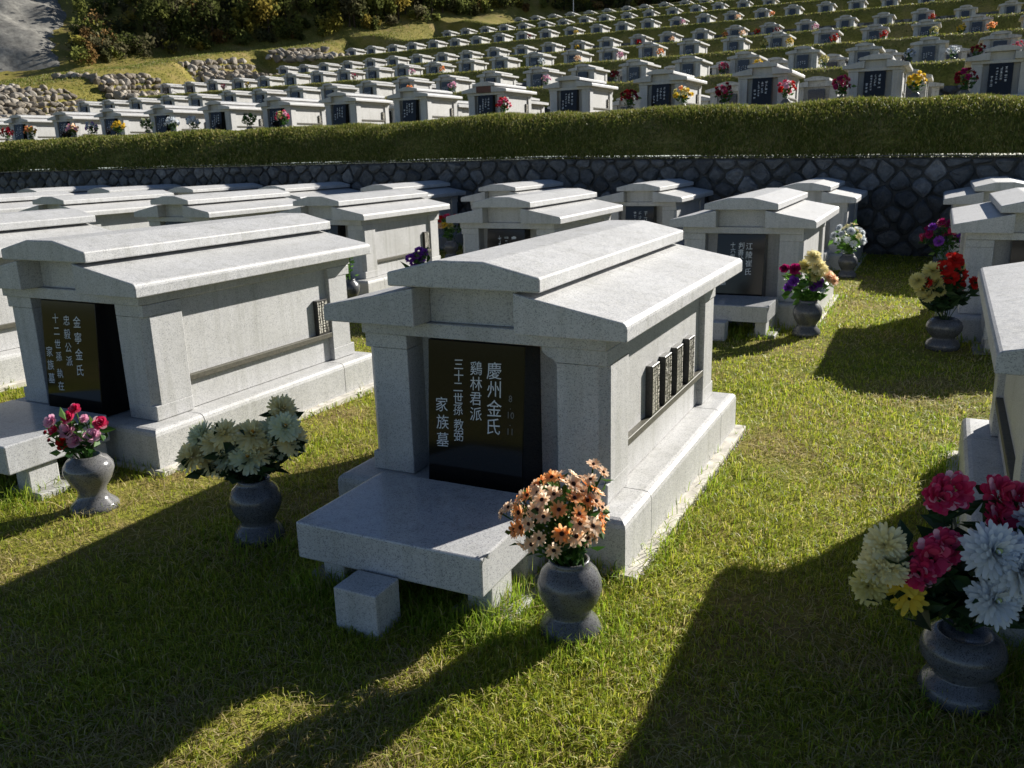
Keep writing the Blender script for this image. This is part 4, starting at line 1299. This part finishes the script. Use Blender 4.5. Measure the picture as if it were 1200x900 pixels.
def lawn_grass():
    r = np.random.default_rng(21)
    n = 1500000
    # candidates in polar coordinates round the place people stand, thinner farther off
    d = 1.7*np.exp(r.uniform(0, math.log(24/1.7), n))
    th = r.uniform(rad(28), rad(195), n)
    x = CAM[0]+d*np.cos(th)
    y_ = CAM[1]+d*np.sin(th)
    k = (y_ < 15.95) & (y_ > -4.2) & (x > -24) & (x < 7.5)
    k &= r.uniform(0, 1, n) < np.clip((d/3.2)**2, 0.12, 1)*0.62
    x, y_, d = x[k], y_[k], d[k]
    # distance to the nearest plinth, for taller uncut edges and bare insides
    dist = np.full(len(x), 9.0)
    for tx, ty in [(0, 0), (-3.44, 0.13), (3.335, 0.02), (-6.75, 0.2)] + [(a[0], a[1]) for a in r2] + [(a[0], a[1]) for a in r3]:
        dx = np.maximum(np.abs(x-tx)-0.9, 0)
        dy = np.maximum(np.maximum(ty-y_, y_-(ty+2.58)), 0)
        dd = np.hypot(dx, dy)
        ex = np.hypot(np.maximum(np.abs(x-tx)-0.5, 0), np.maximum(np.maximum(ty-0.8-y_, y_-ty), 0))
        dist = np.minimum(dist, np.minimum(dd, np.where(ex > 0, ex+0.02, 0.06)))
    strip = (x > 0.9) & (x < 0.98) & (y_ > 0) & (y_ < 2.66) | (x > -2.54) & (x < -2.46) & (y_ > 0.2) & (y_ < 2.8)
    k = (dist > 0.004) & ~(strip & (r.uniform(0, 1, len(x)) < 0.85))
    pn = vnoise(x, y_, 1.3, 31)*0.6+vnoise(x, y_, 4.0, 32)*0.4
    k &= r.uniform(0, 1, len(x)) < np.clip(0.35+1.5*(pn-0.18), 0.15, 1)
    x, y_, d, dist, pn = x[k], y_[k], d[k], dist[k], pn[k]
    L = r.uniform(0.018, 0.05, len(x))*(0.7+0.8*pn)
    edge = np.exp(-(dist/0.13)**2)
    L = L*(1+2.6*edge*r.uniform(0.1, 1, len(x)))
    for vx, vy in [(0.847, -0.609), (-1.159, -0.414), (-2.437, -0.497), (2.416, -0.412)]:
        dv = np.hypot(x-vx, y_-vy)
        L = L*(1+2.0*np.exp(-(dv/0.3)**2)*r.uniform(0, 1, len(x)))
    Wb = 0.0056*np.maximum(1, d/5.5)*r.uniform(0.6, 1.3, len(x))
    z = lawn_zz(x, y_)-0.004
    dn = vnoise(x, y_, 0.9, 51)*0.6+vnoise(x, y_, 2.7, 52)*0.4 + 0.16*sstep((-0.7-y_)/1.0) - 0.25*edge
    dry = r.uniform(0, 1, len(x)) < np.clip((dn-0.47)*3.2, 0.03, 0.8)
    keep_ = ~(dry & (r.uniform(0, 1, len(x)) < 0.25))
    x, y_, z, L, Wb, dry = x[keep_], y_[keep_], z[keep_], L[keep_], Wb[keep_], dry[keep_]
    o = ob('dry_grass', blades(np.stack([x, y_, z], 1)[dry], L[dry]*0.95, Wb[dry], 2.2, 24, 'grass_dry', 'dry_grass'))
    tag(o, 'straw-coloured dry grass in patches over the lawn', 'grass', None, 'stuff')
    x, y_, z, L, Wb = x[~dry], y_[~dry], z[~dry], L[~dry], Wb[~dry]
    g = L > 0.062*(0.8+0.5*r.uniform(0, 1, len(x)))
    P_ = np.stack([x, y_, z], 1)
    o = ob('edge_grass', blades(P_[g], L[g], Wb[g], 0.8, 23, 'grass_green', 'edge_grass'))
    tag(o, 'taller fresh green grass tufts round the feet of the tombs and vases', 'grass', None, 'stuff')
    g = ~g
    o = ob('grass', blades(P_[g], L[g]*1.15, Wb[g], 1.35, 22, 'grass', 'grass'))
    tag(o, 'short yellowing green grass covering the lawn between the tombs', 'grass', None, 'stuff')
    return len(x)
NB = lawn_grass()
def bank_grass():
    r = np.random.default_rng(41)
    P, L, Wb = [], [], []
    n = 170000
    x = np.concatenate([r.uniform(-16, 9, int(n*0.62)), r.uniform(-58, -16, n-int(n*0.62))])
    y_ = 16.0+r.uniform(0, 1, n)**1.25*2.8
    P.append(np.stack([x, y_, hill_z(x, y_)-0.01], 1))
    L.append(r.uniform(0.04, 0.13, n)*(0.5+1.0*vnoise(x, y_, 1.1, 44)))
    Wb.append(np.where(x > -16, 0.018, 0.034)*r.uniform(0.7, 1.3, n))
    n = 16000
    x = np.concatenate([r.uniform(-18, 9, n//2), r.uniform(-58, -18, n-n//2)])
    P.append(np.stack([x, r.uniform(15.92, 16.12, n), wall_top(x)-0.045], 1))
    L.append(r.uniform(0.04, 0.13, n)*(0.4+1.1*vnoise(x, x*0, 0.9, 45)))
    Wb.append(np.where(x > -18, 0.018, 0.036))
    for i, (yw, yl, z0, z1) in enumerate(STEPS[1:7]):
        m_ = 13000 if i < 2 else 8000
        xl_ = float(np.interp(yw, XE_Y, XE_X))-4
        x = r.uniform(xl_, 10 if i < 4 else -10, m_)
        y_ = yw+0.05+r.uniform(0, 1, m_)**0.6*(yl+0.5-yw)
        P.append(np.stack([x, y_, hill_z(x, y_)-0.02], 1))
        L.append(r.uniform(0.05, 0.16, m_))
        Wb.append(np.full(m_, 0.04+0.015*i))
    m_ = 26000
    y_ = r.uniform(40, 128, m_)
    x = np.interp(y_, XE_Y, XE_X)-r.uniform(-3, 24, m_)
    P.append(np.stack([x, y_, hill_z(x, y_)-0.02], 1))
    L.append(r.uniform(0.1, 0.28, m_))
    Wb.append(np.full(m_, 0.09))
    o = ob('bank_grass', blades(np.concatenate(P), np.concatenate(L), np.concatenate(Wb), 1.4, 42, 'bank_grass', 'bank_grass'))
    tag(o, 'longer grass hanging on the terrace banks and the knolls', 'grass', None, 'stuff')
bank_grass()

# ------------------------------------------------------------------ far wood on the hill, scree slope, post and pole
def in_rock(x, y_):
    return (x < -1.27*(y_+3.8)+2.2 + 5*(vnoise(x, y_, 0.15, 77)-0.5)) & (y_ > 66)
def wood():
    r = np.random.default_rng(61)
    V, F, T = [], [], []
    TV = MB()
    cols_ = np.array([(0.050, 0.058, 0.018), (0.075, 0.082, 0.022), (0.045, 0.046, 0.020), (0.11, 0.10, 0.022), (0.14, 0.11, 0.025), (0.12, 0.075, 0.03), (0.07, 0.065, 0.035)])
    n = 0
    tries = 0
    cnt = 0
    while cnt < 1300 and tries < 60000:
        tries += 1
        x, y_ = r.uniform(-170, -15), r.uniform(66, 205)
        fd = float(forest_dist(np.array([x]), np.array([y_]))[0])
        if fd < 1.0 or fd > 60 or in_rock(np.array([x-2.0]), np.array([y_]))[0]:
            continue
        if r.uniform() > math.exp(-fd/26):
            continue
        dcam = math.hypot(x-CAM[0], y_-CAM[1])
        z = hz(x, y_)
        bush = fd < 3 or r.uniform() < 0.35
        if in_rock(np.array([x-15.0]), np.array([y_]))[0]:
            bush = True
        H = r.uniform(1.4, 3.4) if bush else r.uniform(3.5, 7.0)
        Rc = H*r.uniform(0.42, 0.6) if bush else H*r.uniform(0.26, 0.38)
        zc = z + (H*0.5 if bush else H*0.62)
        hh = H*0.5 if bush else H*0.42
        c = cols_[r.choice(7, p=[.26, .2, .2, .12, .08, .06, .08])]*r.uniform(1.4, 2.7)
        k = int((170 if bush else 330)*(1.0 if fd < 22 else 0.55)*r.uniform(0.85, 1.15))
        # clumps
        nc = 9
        cc = r.normal(0, 1, (nc, 3))
        cc /= np.linalg.norm(cc, axis=1)[:, None]
        cc *= r.uniform(0.35, 0.85, (nc, 1))
        ci = r.integers(0, nc, k)
        p_ = cc[ci] + r.normal(0, 0.23, (k, 3))
        p_ = p_*np.array([Rc, Rc, hh])+np.array([x, y_, zc])
        d = r.normal(0, 1, (k, 3)); d /= np.linalg.norm(d, axis=1)[:, None]
        e = np.cross(d, r.normal(0, 1, (k, 3))); e /= np.linalg.norm(e, axis=1)[:, None]
        s_ = r.uniform(0.16, 0.40, (k, 1))*(0.8 if bush else 1.0)*(1.0 if fd < 22 else 1.35)
        q_ = np.stack([p_-d*s_, p_+e*s_*0.6, p_+d*s_, p_-e*s_*0.6], 1).reshape(-1, 3)
        V.append(q_)
        cv = c[None, :]*r.uniform(0.7, 1.35, (k, 1))
        T.append(np.repeat(cv, 4, 0))
        F.append(n+np.arange(k*4).reshape(k, 4))
        n += k*4
        if not bush:
            TV.tube([(x, y_, z-0.3), (x+r.uniform(-.2, .2), y_, z+H*0.5), (x+r.uniform(-.4, .4), y_+r.uniform(-.3, .3), z+H*0.9)], 0.16, 0.03, 5)
        cnt += 1
    me = fast_mesh('hillside_wood', np.concatenate(V), [np.concatenate(F)], 'wood_leaf')
    at = me.color_attributes.new('tint', 'FLOAT_COLOR', 'POINT')
    tt = np.concatenate(T)
    at.data.foreach_set('color', np.concatenate([tt, np.ones((len(tt), 1))], 1).astype(np.float32).ravel())
    o = ob('hillside_wood', me)
    tag(o, 'dense dark autumn wood covering the hill behind the terraces', 'wood', None, 'stuff')
    o2 = ob('trunks', TV.mesh('trunks', 'bark'), o)
    o2['kind'] = 'stuff'
wood()
def scree():
    xs_ = np.linspace(-185, -88, 110)
    ys_ = np.linspace(66, 130, 70)
    X, Y = np.meshgrid(xs_, ys_)
    mk = np.minimum(-1.27*(Y+3.8)+2.2+5*(vnoise(X, Y, 0.15, 77)-0.5)-X, np.minimum(forest_dist(X, Y)*1.0, Y-66))
    Z = hill_z(X, Y)-0.5+1.2*sstep(mk/5.0)+(1.0*(vnoise(X, Y, 0.30, 81)-0.45)+0.7*(vnoise(X, Y, 0.9, 82)-0.5))*sstep(mk/4.0)
    keep = mk > -2.0
    i = np.arange(X.size).reshape(X.shape)
    kk = keep[:-1, :-1] & keep[1:, :-1] & keep[:-1, 1:] & keep[1:, 1:]
    f = np.stack([i[:-1, :-1][kk], i[:-1, 1:][kk], i[1:, 1:][kk], i[1:, :-1][kk]], 1)
    struct('rock_slope', fast_mesh('rock_slope', np.stack([X.ravel(), Y.ravel(), Z.ravel()], 1), [f], 'rock'))
scree()
t = thing('stone_post', 'tall grey stone post at the top right behind the upper tombs', 'post', (9.3, 90.0, 11.5))
ob('shaft', MB().box(-0.4, 0.4, -0.4, 0.4, -0.3, 4.6).mesh('shaft', 'granite_far', 0.03, 1), t)
ob('cap', MB().box(-0.5, 0.5, -0.5, 0.5, 4.603, 4.85).mesh('cap', 'granite_far', 0.05, 1), t)
xx = ground_hit(672, 147.0, 10)
t = thing('lamp_pole', 'thin pale pole on the skyline above the highest tombs', 'pole', (xx, 147.0, hz(xx, 147.0)-0.1))
ob('shaft', MB().tube([(0, 0, 0), (0, 0, 3.5), (0, 0, 7.0)], 0.10, 0.06, 8).mesh('shaft', 'pole'), t)
ob('lamp_head', MB().box(-0.1, 0.9, -0.12, 0.12, 7.0, 7.14).mesh('lamp_head', 'pole', 0.03, 1), t)
print('blades', NB, 'objects', len(bpy.data.objects))
